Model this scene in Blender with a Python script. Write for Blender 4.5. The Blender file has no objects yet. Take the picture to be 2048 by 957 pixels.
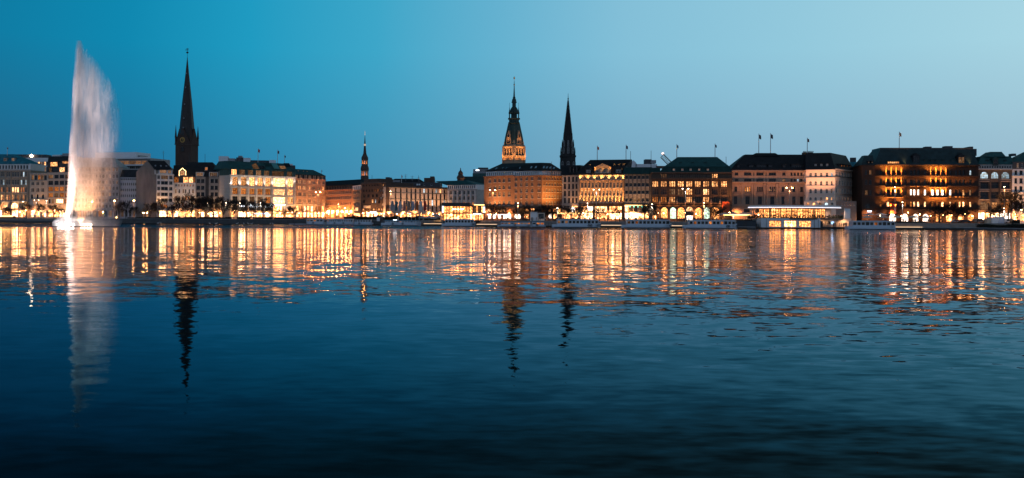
import bpy, math, random
from mathutils import Vector, Matrix
random.seed(11)
C = bpy.context.scene.collection
SC = bpy.context.scene
# ------------------------------------------------------------ camera
F = 2048.0; CH = 3.0; ROLL = math.radians(0.3); HY = 440.0
cr, sr = math.cos(ROLL), math.sin(ROLL)
cd = bpy.data.cameras.new('camera'); cam = bpy.data.objects.new('camera', cd); C.objects.link(cam)
cd.sensor_fit = 'HORIZONTAL'; cd.sensor_width = 36; cd.lens = 36
cd.shift_y = (HY - 478.5) / 2048.0
cd.clip_start = 0.2; cd.clip_end = 20000
cam.matrix_world = Matrix(((cr, -sr, 0, 0), (0, 0, -1, 0), (sr, cr, 0, CH), (0, 0, 0, 1)))
SC.camera = cam
# ------------------------------------------------------------ exposure and sampling
SC.view_settings.view_transform = 'Standard'
SC.view_settings.look = 'None'
SC.view_settings.exposure = 0.0
SC.view_settings.gamma = 1.0
SC.view_settings.use_curve_mapping = False
SC.render.engine = 'CYCLES'
cy = SC.cycles
cy.use_denoising = True
try: cy.denoiser = 'OPENIMAGEDENOISE'
except Exception: pass
cy.max_bounces = 6; cy.diffuse_bounces = 2; cy.glossy_bounces = 3; cy.transmission_bounces = 3
cy.volume_bounces = 1; cy.transparent_max_bounces = 12
cy.sample_clamp_indirect = 12.0
cy.use_light_tree = True
cy.caustics_reflective = False; cy.caustics_refractive = False
SC.render.filter_size = 1.0
# ------------------------------------------------------------ node helpers
def nd(nt, typ, loc=None, **kw):
    n = nt.nodes.new(typ)
    for k, v in kw.items(): setattr(n, k, v)
    return n
def mth(nt, op, a, b=None, c=None, clamp=False):
    n = nt.nodes.new('ShaderNodeMath'); n.operation = op; n.use_clamp = clamp
    for i, x in enumerate((a, b, c)):
        if x is None: continue
        if isinstance(x, (int, float)): n.inputs[i].default_value = x
        else: nt.links.new(x, n.inputs[i])
    return n.outputs[0]
def mixc(nt, f, a, b, mode='MIX'):
    n = nt.nodes.new('ShaderNodeMix'); n.data_type = 'RGBA'; n.blend_type = mode
    for i, x in ((0, f), (6, a), (7, b)):
        if isinstance(x, (int, float)): n.inputs[i].default_value = x
        elif isinstance(x, (tuple, list)): n.inputs[i].default_value = (x[0], x[1], x[2], 1)
        else: nt.links.new(x, n.inputs[i])
    return n.outputs[2]
def ramp(nt, fac, stops, interp='LINEAR'):
    n = nt.nodes.new('ShaderNodeValToRGB'); cr_ = n.color_ramp; cr_.interpolation = interp
    while len(cr_.elements) < len(stops): cr_.elements.new(0.5)
    for e, (p, c) in zip(cr_.elements, stops):
        e.position = p
        if isinstance(c, (int, float)): c = (c, c, c)
        e.color = (c[0], c[1], c[2], 1)
    nt.links.new(fac, n.inputs[0])
    return n.outputs[0]
def mapr(nt, v, a, b, c=0.0, d=1.0, smooth=False):
    n = nt.nodes.new('ShaderNodeMapRange'); n.clamp = True
    if smooth: n.interpolation_type = 'SMOOTHSTEP'
    nt.links.new(v, n.inputs[0])
    for i, x in zip((1, 2, 3, 4), (a, b, c, d)): n.inputs[i].default_value = x
    return n.outputs[0]
def noise(nt, vec, scale, detail=2, rough=0.5, dist=0.0, out=0):
    n = nt.nodes.new('ShaderNodeTexNoise'); n.inputs['Scale'].default_value = scale
    n.inputs['Detail'].default_value = detail; n.inputs['Roughness'].default_value = rough
    n.inputs['Distortion'].default_value = dist
    if vec is not None: nt.links.new(vec, n.inputs['Vector'])
    return n.outputs[out]
def vmul(nt, vec, xyz):
    n = nt.nodes.new('ShaderNodeVectorMath'); n.operation = 'MULTIPLY'
    nt.links.new(vec, n.inputs[0]); n.inputs[1].default_value = xyz
    return n.outputs[0]
# ------------------------------------------------------------ world: dusk sky, afterglow on the right
FOUNT = (.25, 1.5, .42, 5.0)   # veil, jet and splash density, lamp gain
LAMPK = 5.2; LAMPE = 0.8
SUN_AZ, SUN_EL = 62.0, 2.0      # degrees right of the view direction, above the horizon
w = bpy.data.worlds.new('World'); SC.world = w; w.use_nodes = True
nt = w.node_tree; nt.nodes.clear()
tc = nd(nt, 'ShaderNodeTexCoord'); sx = nd(nt, 'ShaderNodeSeparateXYZ')
nt.links.new(tc.outputs['Generated'], sx.inputs[0])
X, Y, Z = sx.outputs
hyp = mth(nt, 'SQRT', mth(nt, 'ADD', mth(nt, 'MULTIPLY', X, X), mth(nt, 'MULTIPLY', Y, Y)))
az = mth(nt, 'DIVIDE', X, mth(nt, 'MAXIMUM', hyp, 1e-4))
t = mapr(nt, az, -0.6, 0.6)
low = ramp(nt, t, [(.127, (.011, .105, .225)), (.222, (.0095, .145, .305)), (.331, (.030, .222, .40)), (.43, (.07, .283, .456)), (.531, (.141, .328, .485)), (.689, (.223, .392, .55)), (.86, (.283, .445, .578))])
high = ramp(nt, t, [(.127, (.0008, .200, .37)), (.205, (.0008, .240, .43)), (.293, (.0097, .32, .53)), (.39, (.042, .376, .578)), (.49, (.125, .435, .625)), (.591, (.222, .515, .68)), (.726, (.285, .575, .715)), (.873, (.37, .645, .755))])
e = mapr(nt, Z, 0.025, 0.16, 0, 1, False)
front = mixc(nt, e, low, high)
zen = ramp(nt, Z, [(0.0, 1.0), (0.215, 1.0), (0.25, 0.75), (0.32, 0.35), (0.45, 0.15), (0.6, 0.08), (1.0, 0.05)])
front = mixc(nt, 1.0, front, zen, 'MULTIPLY')
back = ramp(nt, mapr(nt, Z, -0.1, 1.0), [(0.0, (.12, .14, .17)), (0.1, (.32, .42, .59)), (0.45, (.23, .32, .47)), (1.0, (.05, .08, .12))])
ys = mapr(nt, Y, -0.35, 0.30, 0, 1, True)
col = mixc(nt, ys, back, front)
bg = nd(nt, 'ShaderNodeBackground'); bg.inputs[1].default_value = 1.0
nt.links.new(col, bg.inputs[0])
sky = nd(nt, 'ShaderNodeTexSky', sky_type='NISHITA', sun_disc=False)
sky.sun_elevation = math.radians(SUN_EL); sky.sun_rotation = math.radians(SUN_AZ)
bg2 = nd(nt, 'ShaderNodeBackground'); bg2.inputs[1].default_value = 0.004
nt.links.new(sky.outputs[0], bg2.inputs[0])
add = nd(nt, 'ShaderNodeAddShader'); out = nd(nt, 'ShaderNodeOutputWorld')
nt.links.new(bg.outputs[0], add.inputs[0]); nt.links.new(bg2.outputs[0], add.inputs[1]); nt.links.new(add.outputs[0], out.inputs[0])
w.cycles.sampling_method = 'NONE'      # the sun has set: only the glowing sky and the lamps light the scene
# ------------------------------------------------------------ pixel -> place
def ray(px, py):
    u = px - 1024.0; v = HY - py
    return (u * cr - v * sr) / F, (v * cr + u * sr) / F
def P(px, py, D):
    rx, rz = ray(px, py)
    return Vector((rx * D, D, CH + rz * D))
def lerp_tab(tab, x):
    if x <= tab[0][0]: return tab[0][1]
    for (a, va), (b, vb) in zip(tab, tab[1:]):
        if x <= b: return va + (vb - va) * (x - a) / (b - a)
    return tab[-1][1]
SHORE = [(-900, 540), (60, 558), (300, 569), (560, 545), (700, 525), (850, 480), (1000, 445), (1200, 421), (1512, 396), (1519, 424), (1700, 424), (1706, 392), (1900, 408), (2048, 394), (2900, 380)]
GZ = 2.6
# ------------------------------------------------------------ materials
MATS = {}
def pmat(name, col, rough=0.7, metal=0.0, spec=0.5, var=0.25, scale=0.6, streak=False, bump=0.0):
    """Painted/mineral surface: base colour broken up by noise."""
    if name in MATS: return MATS[name]
    m = bpy.data.materials.new(name); m.use_nodes = True; nt = m.node_tree
    b = nt.nodes['Principled BSDF']
    b.inputs['Roughness'].default_value = rough; b.inputs['Metallic'].default_value = metal
    b.inputs['Specular IOR Level'].default_value = spec
    tc = nd(nt, 'ShaderNodeTexCoord'); g = nd(nt, 'ShaderNodeNewGeometry')
    v = g.outputs['Position']
    n1 = noise(nt, vmul(nt, v, (1, 1, .35 if streak else 1)), scale, 5, 0.62)
    n2 = noise(nt, v, scale * 9, 3, 0.6)
    f = mth(nt, 'ADD', mth(nt, 'MULTIPLY', n1, .7), mth(nt, 'MULTIPLY', n2, .3))
    lo = tuple(c * (1 - var) for c in col); hi = tuple(min(1, c * (1 + var)) for c in col)
    nt.links.new(ramp(nt, f, [(.3, lo), (.7, hi)]), b.inputs['Base Color'])
    MATS[name] = m
    return m
def brickmat(name, c1, c2, mortar, bw=0.5, bh=0.16, rough=0.85, var=0.3):
    """Coursed masonry on vertical faces, laid along the facade by object coordinates."""
    if name in MATS: return MATS[name]
    m = bpy.data.materials.new(name); m.use_nodes = True; nt = m.node_tree
    b = nt.nodes['Principled BSDF']; b.inputs['Roughness'].default_value = rough
    tc = nd(nt, 'ShaderNodeTexCoord'); s = nd(nt, 'ShaderNodeSeparateXYZ'); nt.links.new(tc.outputs['Object'], s.inputs[0])
    cb = nd(nt, 'ShaderNodeCombineXYZ')
    nt.links.new(mth(nt, 'ADD', s.outputs[0], s.outputs[1]), cb.inputs[0]); nt.links.new(s.outputs[2], cb.inputs[1])
    br = nd(nt, 'ShaderNodeTexBrick'); nt.links.new(cb.outputs[0], br.inputs['Vector'])
    br.inputs['Color1'].default_value = (*c1, 1); br.inputs['Color2'].default_value = (*c2, 1); br.inputs['Mortar'].default_value = (*mortar, 1)
    br.inputs['Scale'].default_value = 1.0; br.inputs['Brick Width'].default_value = bw; br.inputs['Row Height'].default_value = bh
    br.inputs['Mortar Size'].default_value = bh * .09
    n = noise(nt, vmul(nt, tc.outputs['Object'], (1, 1, .4)), .35, 5, .65)
    n2 = noise(nt, tc.outputs['Object'], 2.6, 3, .6)
    k = ramp(nt, mth(nt, 'ADD', mth(nt, 'MULTIPLY', n, .65), mth(nt, 'MULTIPLY', n2, .35)), [(.3, 1 - var), (.7, 1 + var)])
    nt.links.new(mixc(nt, 1.0, br.outputs[0], k, 'MULTIPLY'), b.inputs['Base Color'])
    MATS[name] = m
    return m
def roofmat(name, col, seam=0.6, rough=0.55, metal=0.0, var=0.35):
    """Standing-seam or slate roof: fine lines across the ridge plus weathering."""
    if name in MATS: return MATS[name]
    m = bpy.data.materials.new(name); m.use_nodes = True; nt = m.node_tree
    b = nt.nodes['Principled BSDF']; b.inputs['Roughness'].default_value = rough; b.inputs['Metallic'].default_value = metal
    b.inputs['Specular IOR Level'].default_value = 0.3
    tc = nd(nt, 'ShaderNodeTexCoord'); s = nd(nt, 'ShaderNodeSeparateXYZ'); nt.links.new(tc.outputs['Object'], s.inputs[0])
    fr = mth(nt, 'FRACT', mth(nt, 'DIVIDE', mth(nt, 'ADD', s.outputs[0], mth(nt, 'MULTIPLY', s.outputs[1], .73)), seam))
    line = mapr(nt, fr, 0.0, 0.18, 0.55, 1.0)
    n = noise(nt, vmul(nt, tc.outputs['Object'], (1, 1, .5)), .5, 5, .65)
    lo = tuple(c * (1 - var) for c in col); hi = tuple(c * (1 + var) for c in col)
    c = ramp(nt, n, [(.3, lo), (.7, hi)])
    nt.links.new(mixc(nt, 1.0, c, line, 'MULTIPLY'), b.inputs['Base Color'])
    MATS[name] = m
    return m
def glassmat(name, col=(.012, .016, .02), rough=0.06):
    if name in MATS: return MATS[name]
    m = bpy.data.materials.new(name); m.use_nodes = True; nt = m.node_tree
    b = nt.nodes['Principled BSDF']; b.inputs['Roughness'].default_value = rough; b.inputs['Specular IOR Level'].default_value = .22
    oi = nd(nt, 'ShaderNodeObjectInfo'); tc = nd(nt, 'ShaderNodeTexCoord')
    n = noise(nt, tc.outputs['Object'], 1.1, 1)
    k = mth(nt, 'MULTIPLY', mapr(nt, oi.outputs['Random'], .55, 1.0, 0, 1), mapr(nt, n, .35, .65))
    nt.links.new(mixc(nt, mth(nt, 'MULTIPLY', k, .8), col, (.10, .10, .10)), b.inputs['Base Color'])
    MATS[name] = m
    return m
def lit(name, col, strength, contrast=0.6, scale=1.2, var=0.6, dark=None):
    """Room lit from inside, seen through the pane: bright and dim patches, each window its own level."""
    if name in MATS: return MATS[name]
    m = bpy.data.materials.new(name); m.use_nodes = True; nt = m.node_tree; nt.nodes.clear()
    em = nd(nt, 'ShaderNodeEmission'); out = nd(nt, 'ShaderNodeOutputMaterial'); nt.links.new(em.outputs[0], out.inputs[0])
    oi = nd(nt, 'ShaderNodeObjectInfo'); tc = nd(nt, 'ShaderNodeTexCoord')
    off = nd(nt, 'ShaderNodeVectorMath', operation='ADD'); nt.links.new(tc.outputs['Object'], off.inputs[0])
    cb = nd(nt, 'ShaderNodeCombineXYZ'); nt.links.new(mth(nt, 'MULTIPLY', oi.outputs['Random'], 91.0), cb.inputs[0]); nt.links.new(cb.outputs[0], off.inputs[1])
    n = noise(nt, off.outputs[0], scale, 4, .65)
    k = mapr(nt, n, .38, .64, 1 - contrast, 1.0)
    r = mapr(nt, oi.outputs['Random'], 0, 1, 1 - var, 1 + var)
    st = mth(nt, 'MULTIPLY', mth(nt, 'MULTIPLY', k, r), strength)
    d = dark or tuple(c * f for c, f in zip(col, (.8, .5, .3)))
    nt.links.new(ramp(nt, n, [(.38, d), (.6, col)]), em.inputs[0]); nt.links.new(st, em.inputs[1])
    m.cycles.emission_sampling = 'NONE'
    MATS[name] = m
    return m
def glow(name, col, strength):
    if name in MATS: return MATS[name]
    m = bpy.data.materials.new(name); m.use_nodes = True; nt = m.node_tree; nt.nodes.clear()
    em = nd(nt, 'ShaderNodeEmission'); out = nd(nt, 'ShaderNodeOutputMaterial'); nt.links.new(em.outputs[0], out.inputs[0])
    em.inputs[0].default_value = (*col, 1); em.inputs[1].default_value = strength
    m.cycles.emission_sampling = 'NONE'
    MATS[name] = m
    return m
LIT = {
 'd': glassmat('dark_glass'),
 'w': lit('warm_room', (1.0, .46, .17), 3.2, .85),
 'o': lit('amber_room', (1.0, .34, .08), 0.8, .8),
 'W': lit('bright_room', (1.0, .54, .25), 5.5, .75),
 'B': lit('white_room', (1.0, .90, .80), 6.0, .5, var=.3),
 'b': lit('blue_room', (.55, .80, 1.0), 1.6, .4),
 'S': lit('shop_room', (1.0, .42, .15), 11.0, .95, .9, .5),
 'T': lit('bright_shop_room', (1.0, .58, .30), 16.0, .93, .8, .5),
 'C': lit('cafe_room', (1.0, .40, .12), 5.5, .93, 1.6, .4),
 'g': lit('green_white_display', (.66, 1.0, .84), 2.6, .35, 2.0, .1),
 'q': lit('dim_room', (1.0, .55, .28), 0.30, .7),
}
FR = {'w': pmat('window_frame_white', (.50, .49, .47), .6, var=.08), 'k': pmat('window_frame_dark', (.035, .035, .038), .5, var=.2), 'g': pmat('window_frame_grey', (.28, .28, .28), .6, var=.1), 'b': pmat('window_frame_brown', (.12, .07, .045), .6)}
STONE = pmat('trim_stone', (.42, .37, .32), .85)
# ------------------------------------------------------------ mesh builder
class MB:
    def __init__(s): s.v = []; s.f = []; s.m = []; s.M = None
    def q(s, pts, m=0):
        n = len(s.v)
        for p in pts:
            p = Vector(p)
            s.v.append(s.M @ p if s.M else p)
        s.f.append(tuple(range(n, n + len(pts)))); s.m.append(m)
    def grid(s, rows, m=0, close=False):
        """rows: equal-length rings of points; welded surface."""
        n0 = len(s.v); k = len(rows[0])
        for r in rows:
            for p in r:
                p = Vector(p); s.v.append(s.M @ p if s.M else p)
        for i in range(len(rows) - 1):
            for j in range(k if close else k - 1):
                a = n0 + i * k + j; b = n0 + i * k + (j + 1) % k
                s.f.append((a, b, b + k, a + k)); s.m.append(m)
    def cap(s, ring, m=0):
        s.q(ring, m)
    def box(s, x0, x1, y0, y1, z0, z1, m=0):
        n = len(s.v)
        for p in ((x0, y0, z0), (x1, y0, z0), (x1, y1, z0), (x0, y1, z0), (x0, y0, z1), (x1, y0, z1), (x1, y1, z1), (x0, y1, z1)):
            p = Vector(p); s.v.append(s.M @ p if s.M else p)
        for f in ((0, 3, 2, 1), (4, 5, 6, 7), (0, 1, 5, 4), (1, 2, 6, 5), (2, 3, 7, 6), (3, 0, 4, 7)):
            s.f.append(tuple(n + i for i in f)); s.m.append(m)
    def loft(s, rings, m=0, cap0=True, cap1=True):
        s.grid(rings, m, True)
        if cap0: s.q(rings[0][::-1], m)
        if cap1: s.q(rings[-1], m)
    def lathe(s, prof, n=12, c=(0, 0), m=0, rot=0.0):
        rings = [[(c[0] + r * math.cos(rot + 2 * math.pi * k / n), c[1] + r * math.sin(rot + 2 * math.pi * k / n), z) for k in range(n)] for r, z in prof]
        s.loft(rings, m)
    def tube(s, p0, p1, r0, r1=None, n=5, m=0):
        p0 = Vector(p0); p1 = Vector(p1); r1 = r0 if r1 is None else r1
        d = (p1 - p0)
        if d.length < 1e-6: return
        d.normalize(); a = d.orthogonal().normalized(); b = d.cross(a)
        rg = lambda p, r: [p + (a * math.cos(2 * math.pi * k / n) + b * math.sin(2 * math.pi * k / n)) * r for k in range(n)]
        s.loft([rg(p0, r0), rg(p1, r1)], m)
    def build(s, name, mats, parent=None, loc=None, smooth=False):
        me = bpy.data.meshes.new(name); me.from_pydata([tuple(v) for v in s.v], [], s.f)
        for m in (mats if isinstance(mats, (list, tuple)) else [mats]): me.materials.append(m)
        if any(s.m): me.polygons.foreach_set('material_index', s.m)
        if smooth: me.polygons.foreach_set('use_smooth', [True] * len(me.polygons))
        me.update()
        return link(name, me, parent, loc)
def link(name, data, parent=None, loc=None, rz=0.0):
    o = bpy.data.objects.new(name, data); C.objects.link(o)
    if parent is not None: o.parent = parent
    if loc is not None: o.location = loc
    if rz: o.rotation_euler = (0, 0, rz)
    return o
def tag(o, label, cat, group=None):
    o['label'] = label; o['category'] = cat
    if group: o['group'] = group
    return o
def struct(o, kind='structure'):
    o['kind'] = kind; return o
def empty(name, loc, label, cat, group=None, rz=0.0):
    o = bpy.data.objects.new(name, None); o.empty_display_size = 1; C.objects.link(o)
    o.location = loc; o.rotation_euler = (0, 0, rz)
    return tag(o, label, cat, group)
def copy_tree(o, parent=None):
    c = o.copy(); C.objects.link(c); c.parent = parent
    for ch in list(o.children): copy_tree(ch, c)
    return c
# ------------------------------------------------------------ facades
class Frame:
    """A facade line between two image columns at given distances; local x along it, y into the depth, z up from the ground."""
    def __init__(s, pa, Da, pb, Db, z0=GZ, ref=None):
        a = P(pa, 400, Da); b = P(pb, 400, Db)
        s.A = Vector((a.x, a.y)); d = Vector((b.x - a.x, b.y - a.y)); s.L = d.length; s.d = d.normalized(); s.n = Vector((-s.d.y, s.d.x))
        s.pa, s.pb, s.z0 = pa, pb, z0; s.ref = ref if ref is not None else (pa + pb) / 2
        s.rz = math.atan2(s.d.y, s.d.x)
        s.W = Matrix.Translation((a.x, a.y, z0)) @ Matrix.Rotation(s.rz, 4, 'Z')
    def SZ(s, px, py, y=0.0):
        rx, rz = ray(px, py); A = s.A + s.n * y
        t = (rx * A.y - A.x) / (s.d.x - rx * s.d.y); D = A.y + t * s.d.y
        return t, CH + rz * D - s.z0
    def S(s, px, y=0.0): return s.SZ(px, 380, y)[0]
    def Z(s, py, px=None, y=0.0): return s.SZ(s.ref if px is None else px, py, y)[1]
WINMESH = {}
def window_mesh(w_, h_, nx, ny, arch, glass, frame, t=.09, sill=True):
    w_ = max(.4, round(w_ * 5) / 5); h_ = max(.4, round(h_ * 5) / 5)
    key = (w_, h_, nx, ny, arch, glass, frame, t, sill)
    if key in WINMESH: return WINMESH[key], w_, h_
    m = MB(); r = w_ / 2
    hs = h_ - r if arch and h_ > r + .2 else h_
    y0, y1 = -.07, .07
    if arch and hs < h_:
        K = 8
        pts = lambda q: [(r + (r - q) * math.cos(math.pi * k / K), hs + (r - q) * math.sin(math.pi * k / K)) for k in range(K + 1)]
        o_, i_ = pts(0), pts(t)
        for k in range(K):
            m.q([(o_[k][0], y0, o_[k][1]), (i_[k][0], y0, i_[k][1]), (i_[k + 1][0], y0, i_[k + 1][1]), (o_[k + 1][0], y0, o_[k + 1][1])], 0)
            m.q([(i_[k][0], y0, i_[k][1]), (i_[k][0], y1, i_[k][1]), (i_[k + 1][0], y1, i_[k + 1][1]), (i_[k + 1][0], y0, i_[k + 1][1])], 0)
        m.box(0, t, y0, y1, 0, hs); m.box(w_ - t, w_, y0, y1, 0, hs); m.box(t, w_ - t, y0, y1, 0, t)
        m.q([(0, .05, 0), (w_, .05, 0), (w_, .05, hs)] + [(x, .05, z) for x, z in o_] , 1)
    else:
        m.box(0, t, y0, y1, 0, h_); m.box(w_ - t, w_, y0, y1, 0, h_); m.box(t, w_ - t, y0, y1, 0, t); m.box(t, w_ - t, y0, y1, h_ - t, h_)
        m.q([(0, .05, 0), (w_, .05, 0), (w_, .05, h_), (0, .05, h_)], 1)
    b = t * .45
    for i in range(1, nx):
        x = w_ * i / nx; m.box(x - b, x + b, y0 + .02, y1 - .02, t, (h_ if not arch else hs + r * .8) - t)
    for i in range(1, ny):
        z = hs * (i / ny if ny != 2 else .62); m.box(t, w_ - t, y0 + .025, y1 - .025, z - b, z + b)
    if sill: m.box(-.12, w_ + .12, -.42, y0 - .003, -.13, .04, 0)
    me = bpy.data.meshes.new('window'); me.from_pydata([tuple(v) for v in m.v], [], m.f)
    me.materials.append(FR[frame]); me.materials.append(LIT[glass]); me.polygons.foreach_set('material_index', m.m); me.update()
    WINMESH[key] = me
    return me, w_, h_
STY = {'c': (2, 2, 0), 'p': (1, 1, 0), 'v': (2, 1, 0), '3': (3, 2, 0), '4': (4, 1, 0), 'h': (1, 2, 0), 'a': (2, 2, 1), 'A': (1, 2, 1), 'G': (4, 6, 1), 's': (3, 1, 0), 'S': (4, 2, 0), 'L': (6, 2, 0), 'R': (5, 3, 1), 'F': (1, 4, 0)}
def pick(g, i):
    """glass spec: 'd' / 'dwd' cycled / ('w', .3) chance of lit, else dark / ('w', .3, 'o')"""
    if isinstance(g, str): return g[i % len(g)]
    return g[0] if random.random() < g[1] else (g[2] if len(g) > 2 else 'd')
BL = []
class Building:
    def __init__(s, name, label, pa, Da, pb, Db, wall, depth=16, z0=GZ, cat='building', group=None, ref=None):
        s.f = Frame(pa, Da, pb, Db, z0, ref); s.wallm = wall; s.depth = depth; s.label = label; BL.append(s)
        s.root = empty(name, (s.f.A.x, s.f.A.y, z0), label, cat, group, s.f.rz)
        s.Winv = s.f.W.inverted()
        s.nwin = 0
    def loc(s, fr): return s.Winv @ fr.W
    def mb(s, fr=None):
        m = MB(); m.M = None if fr is None or fr is s.f else s.loc(fr); return m
    def put(s, name, me, fr, x, y, z, ry=0.0):
        o = bpy.data.objects.new(name, me); C.objects.link(o); o.parent = s.root
        o.matrix_local = s.loc(fr) @ Matrix.Translation((x, y, z))
        return o
    def facade(s, eave, rows, fr=None, base=None, depth=None, wall=None, frame='w', rec=.28, back=True, s0=None, s1=None, top=True, t=.09, name='wall', sill=True):
        """One wall with real openings and a window object in each. rows: (py_top, py_bottom, [(px0, px1)...], style, glass)."""
        fr = fr or s.f; m = s.mb(fr); d = depth or s.depth
        zt = fr.Z(eave); zb = 0.0 if base is None else fr.Z(base)
        a = 0.0 if s0 is None else fr.S(s0); b = fr.L if s1 is None else fr.S(s1)
        cur = zt
        for row in sorted(rows, key=lambda r: r[0]):
            z1, z0 = fr.Z(row[0]), max(fr.Z(row[1]), zb + .02)
            z1 = min(z1, cur - .01)
            m.q([(a, 0, z1), (b, 0, z1), (b, 0, cur), (a, 0, cur)])
            x = a; frm = row[5] if len(row) > 5 else frame
            nx, ny, arch = STY[row[3]]
            for i, (p0, p1) in enumerate(row[2]):
                w0, w1 = max(fr.S(p0), x + .02), min(fr.S(p1), b - .02)
                if w1 - w0 < .15: continue
                m.q([(x, 0, z0), (w0, 0, z0), (w0, 0, z1), (x, 0, z1)])
                r = (w1 - w0) / 2
                if arch and z1 - z0 > r + .2:
                    hs = z1 - r; K = 8
                    arc = [(w0 + r + r * math.cos(math.pi * k / K), hs + r * math.sin(math.pi * k / K)) for k in range(K + 1)]
                    m.q([(w1, 0, z1)] + [(px_, 0, pz) for px_, pz in arc[:K // 2 + 1]])
                    m.q([(px_, 0, pz) for px_, pz in arc[K // 2:]] + [(w0, 0, z1)])
                    for k in range(K): m.q([(arc[k][0], 0, arc[k][1]), (arc[k + 1][0], 0, arc[k + 1][1]), (arc[k + 1][0], rec, arc[k + 1][1]), (arc[k][0], rec, arc[k][1])])
                    zr = hs
                else:
                    zr = z1; m.q([(w0, 0, z1), (w1, 0, z1), (w1, rec + .15, z1), (w0, rec + .15, z1)])
                m.q([(w0, 0, z0), (w0, rec + .15, z0), (w0, rec + .15, zr), (w0, 0, zr)]); m.q([(w1, 0, z0), (w1, rec + .15, z0), (w1, rec + .15, zr), (w1, 0, zr)])
                m.q([(w0, 0, z0), (w1, 0, z0), (w1, rec + .15, z0), (w0, rec + .15, z0)])
                me, mw, mh = window_mesh(w1 - w0, z1 - z0, nx, ny, arch, pick(row[4], i), frm, t, sill and z0 > 2.5)
                o = s.put('window' if z1 > 5.5 or row[4] == 'd' else 'shop_window', me, fr, w0, rec, z0)
                o.scale = ((w1 - w0) / mw, 1, (z1 - z0) / mh); s.nwin += 1
                x = w1
            m.q([(x, 0, z0), (b, 0, z0), (b, 0, z1), (x, 0, z1)])
            cur = z0
        m.q([(a, 0, zb), (b, 0, zb), (b, 0, cur), (a, 0, cur)])
        m.q([(a, 0, zb), (a, d, zb), (a, d, zt), (a, 0, zt)]); m.q([(b, 0, zb), (b, d, zb), (b, d, zt), (b, 0, zt)])
        if back: m.q([(a, d, zb), (b, d, zb), (b, d, zt), (a, d, zt)])
        if top: m.q([(a, 0, zt), (b, 0, zt), (b, d, zt), (a, d, zt)])
        return m.build(name, wall or s.wallm, s.root)
    def band(s, py0, py1, mat=None, fr=None, out_=.35, p0=None, p1=None, name='cornice', y1=0.0):
        fr = fr or s.f; m = s.mb(fr)
        a = -.15 if p0 is None else fr.S(p0); b = fr.L + .15 if p1 is None else fr.S(p1)
        m.box(a, b, -out_, y1 - .003, fr.Z(py1), fr.Z(py0)); return m.build(name, mat or STONE, s.root)
    def pilasters(s, pxs, wpx, py0, py1, mat=None, fr=None, out_=.3, name='pilaster'):
        fr = fr or s.f
        for p in pxs:
            m = s.mb(fr); m.box(fr.S(p - wpx / 2), fr.S(p + wpx / 2), -out_, -.004, fr.Z(py1), fr.Z(py0)); m.build(name, mat or s.wallm, s.root)
    def roof(s, rings, mat, fr=None, name='roof', over=0.0):
        """rings: (px_left, px_right, py, y_front, y_back); pixel heights are read on the ring's front edge."""
        fr = fr or s.f; m = s.mb(fr); rs = []
        for a, b, py, ya, yb in rings:
            xa, za = fr.SZ(a, py, ya); xb, zb = fr.SZ(b, py, ya); xa2 = fr.S(a, ya); xb2 = fr.S(b, ya); z = fr.Z(py, None, ya)
            rs.append([(xa2, ya, z), (xb2, ya, z), (xb2, yb, z), (xa2, yb, z)])
        m.loft(rs); return m.build(name, mat, s.root)
    def block(s, p0, p1, pyt, pyb, y0, y1, mat, name='roof_box', fr=None):
        fr = fr or s.f; m = s.mb(fr)
        m.box(fr.S(p0, y0), fr.S(p1, y0), y0, y1, fr.Z(pyb, None, y0), fr.Z(pyt, None, y0)); return m.build(name, mat, s.root)
    def dormer(s, p0, p1, pyt, pyb, y0, dep, mat, glass='d', style='v', roofm=None, gable=False, fr=None, frame='w', name='dormer'):
        fr = fr or s.f; m = s.mb(fr)
        a, b = fr.S(p0, y0), fr.S(p1, y0); zt, zb = fr.Z(pyt, None, y0), fr.Z(pyb, None, y0)
        m.box(a, b, y0, y0 + dep, zb, zt)
        if gable:
            c = (a + b) / 2; h = (b - a) * .42
            m.q([(a - .15, y0 - .2, zt), (c, y0 - .2, zt + h), (c, y0 + dep, zt + h), (a - .15, y0 + dep, zt)], 1)
            m.q([(b + .15, y0 - .2, zt), (c, y0 - .2, zt + h), (c, y0 + dep, zt + h), (b + .15, y0 + dep, zt)], 1)
            m.q([(a, y0 - .1, zt), (b, y0 - .1, zt), (c, y0 - .1, zt + h)], 0)
        else:
            m.box(a - .2, b + .2, y0 - .25, y0 + dep, zt + .003, zt + .22, 1)
        d = m.build(name, [mat, roofm or mat], s.root)
        nx, ny, ar = STY[style]; g = min(.35, (b - a) * .12)
        me, mw, mh = window_mesh(b - a - 2 * g, zt - zb - .5, nx, ny, ar, glass, frame, .14, False)
        o = bpy.data.objects.new('window', me); C.objects.link(o); o.parent = d
        o.matrix_local = s.loc(fr) @ Matrix.Translation((a + g, y0 - .08, zb + .25)); o.scale = ((b - a - 2 * g) / mw, 1, (zt - zb - .5) / mh)
        return d
    def lamp(s, px, py, y, energy, col=(1, .5, .17), kind='SPOT', up=True, cone=70, size=.3, tilt=12, fr=None):
        """A real floodlight fixed to the building: spot up (or down) the wall, or a bulb."""
        fr = fr or s.f
        if kind == 'POINT': kind, up, tilt, cone = 'SPOT', False, 22, 150     # a shaded lamp throwing its light down and inwards
        ld = bpy.data.lights.new('flood_or_fill', kind); ld.energy = energy * LAMPK * (.55 if fr.A.y > 585 else 1); ld.color = (col[0], col[1] * .86, col[2] * .72)
        if kind == 'SPOT': ld.spot_size = math.radians(cone); ld.spot_blend = .7; ld.shadow_soft_size = size
        else: ld.shadow_soft_size = size
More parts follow.
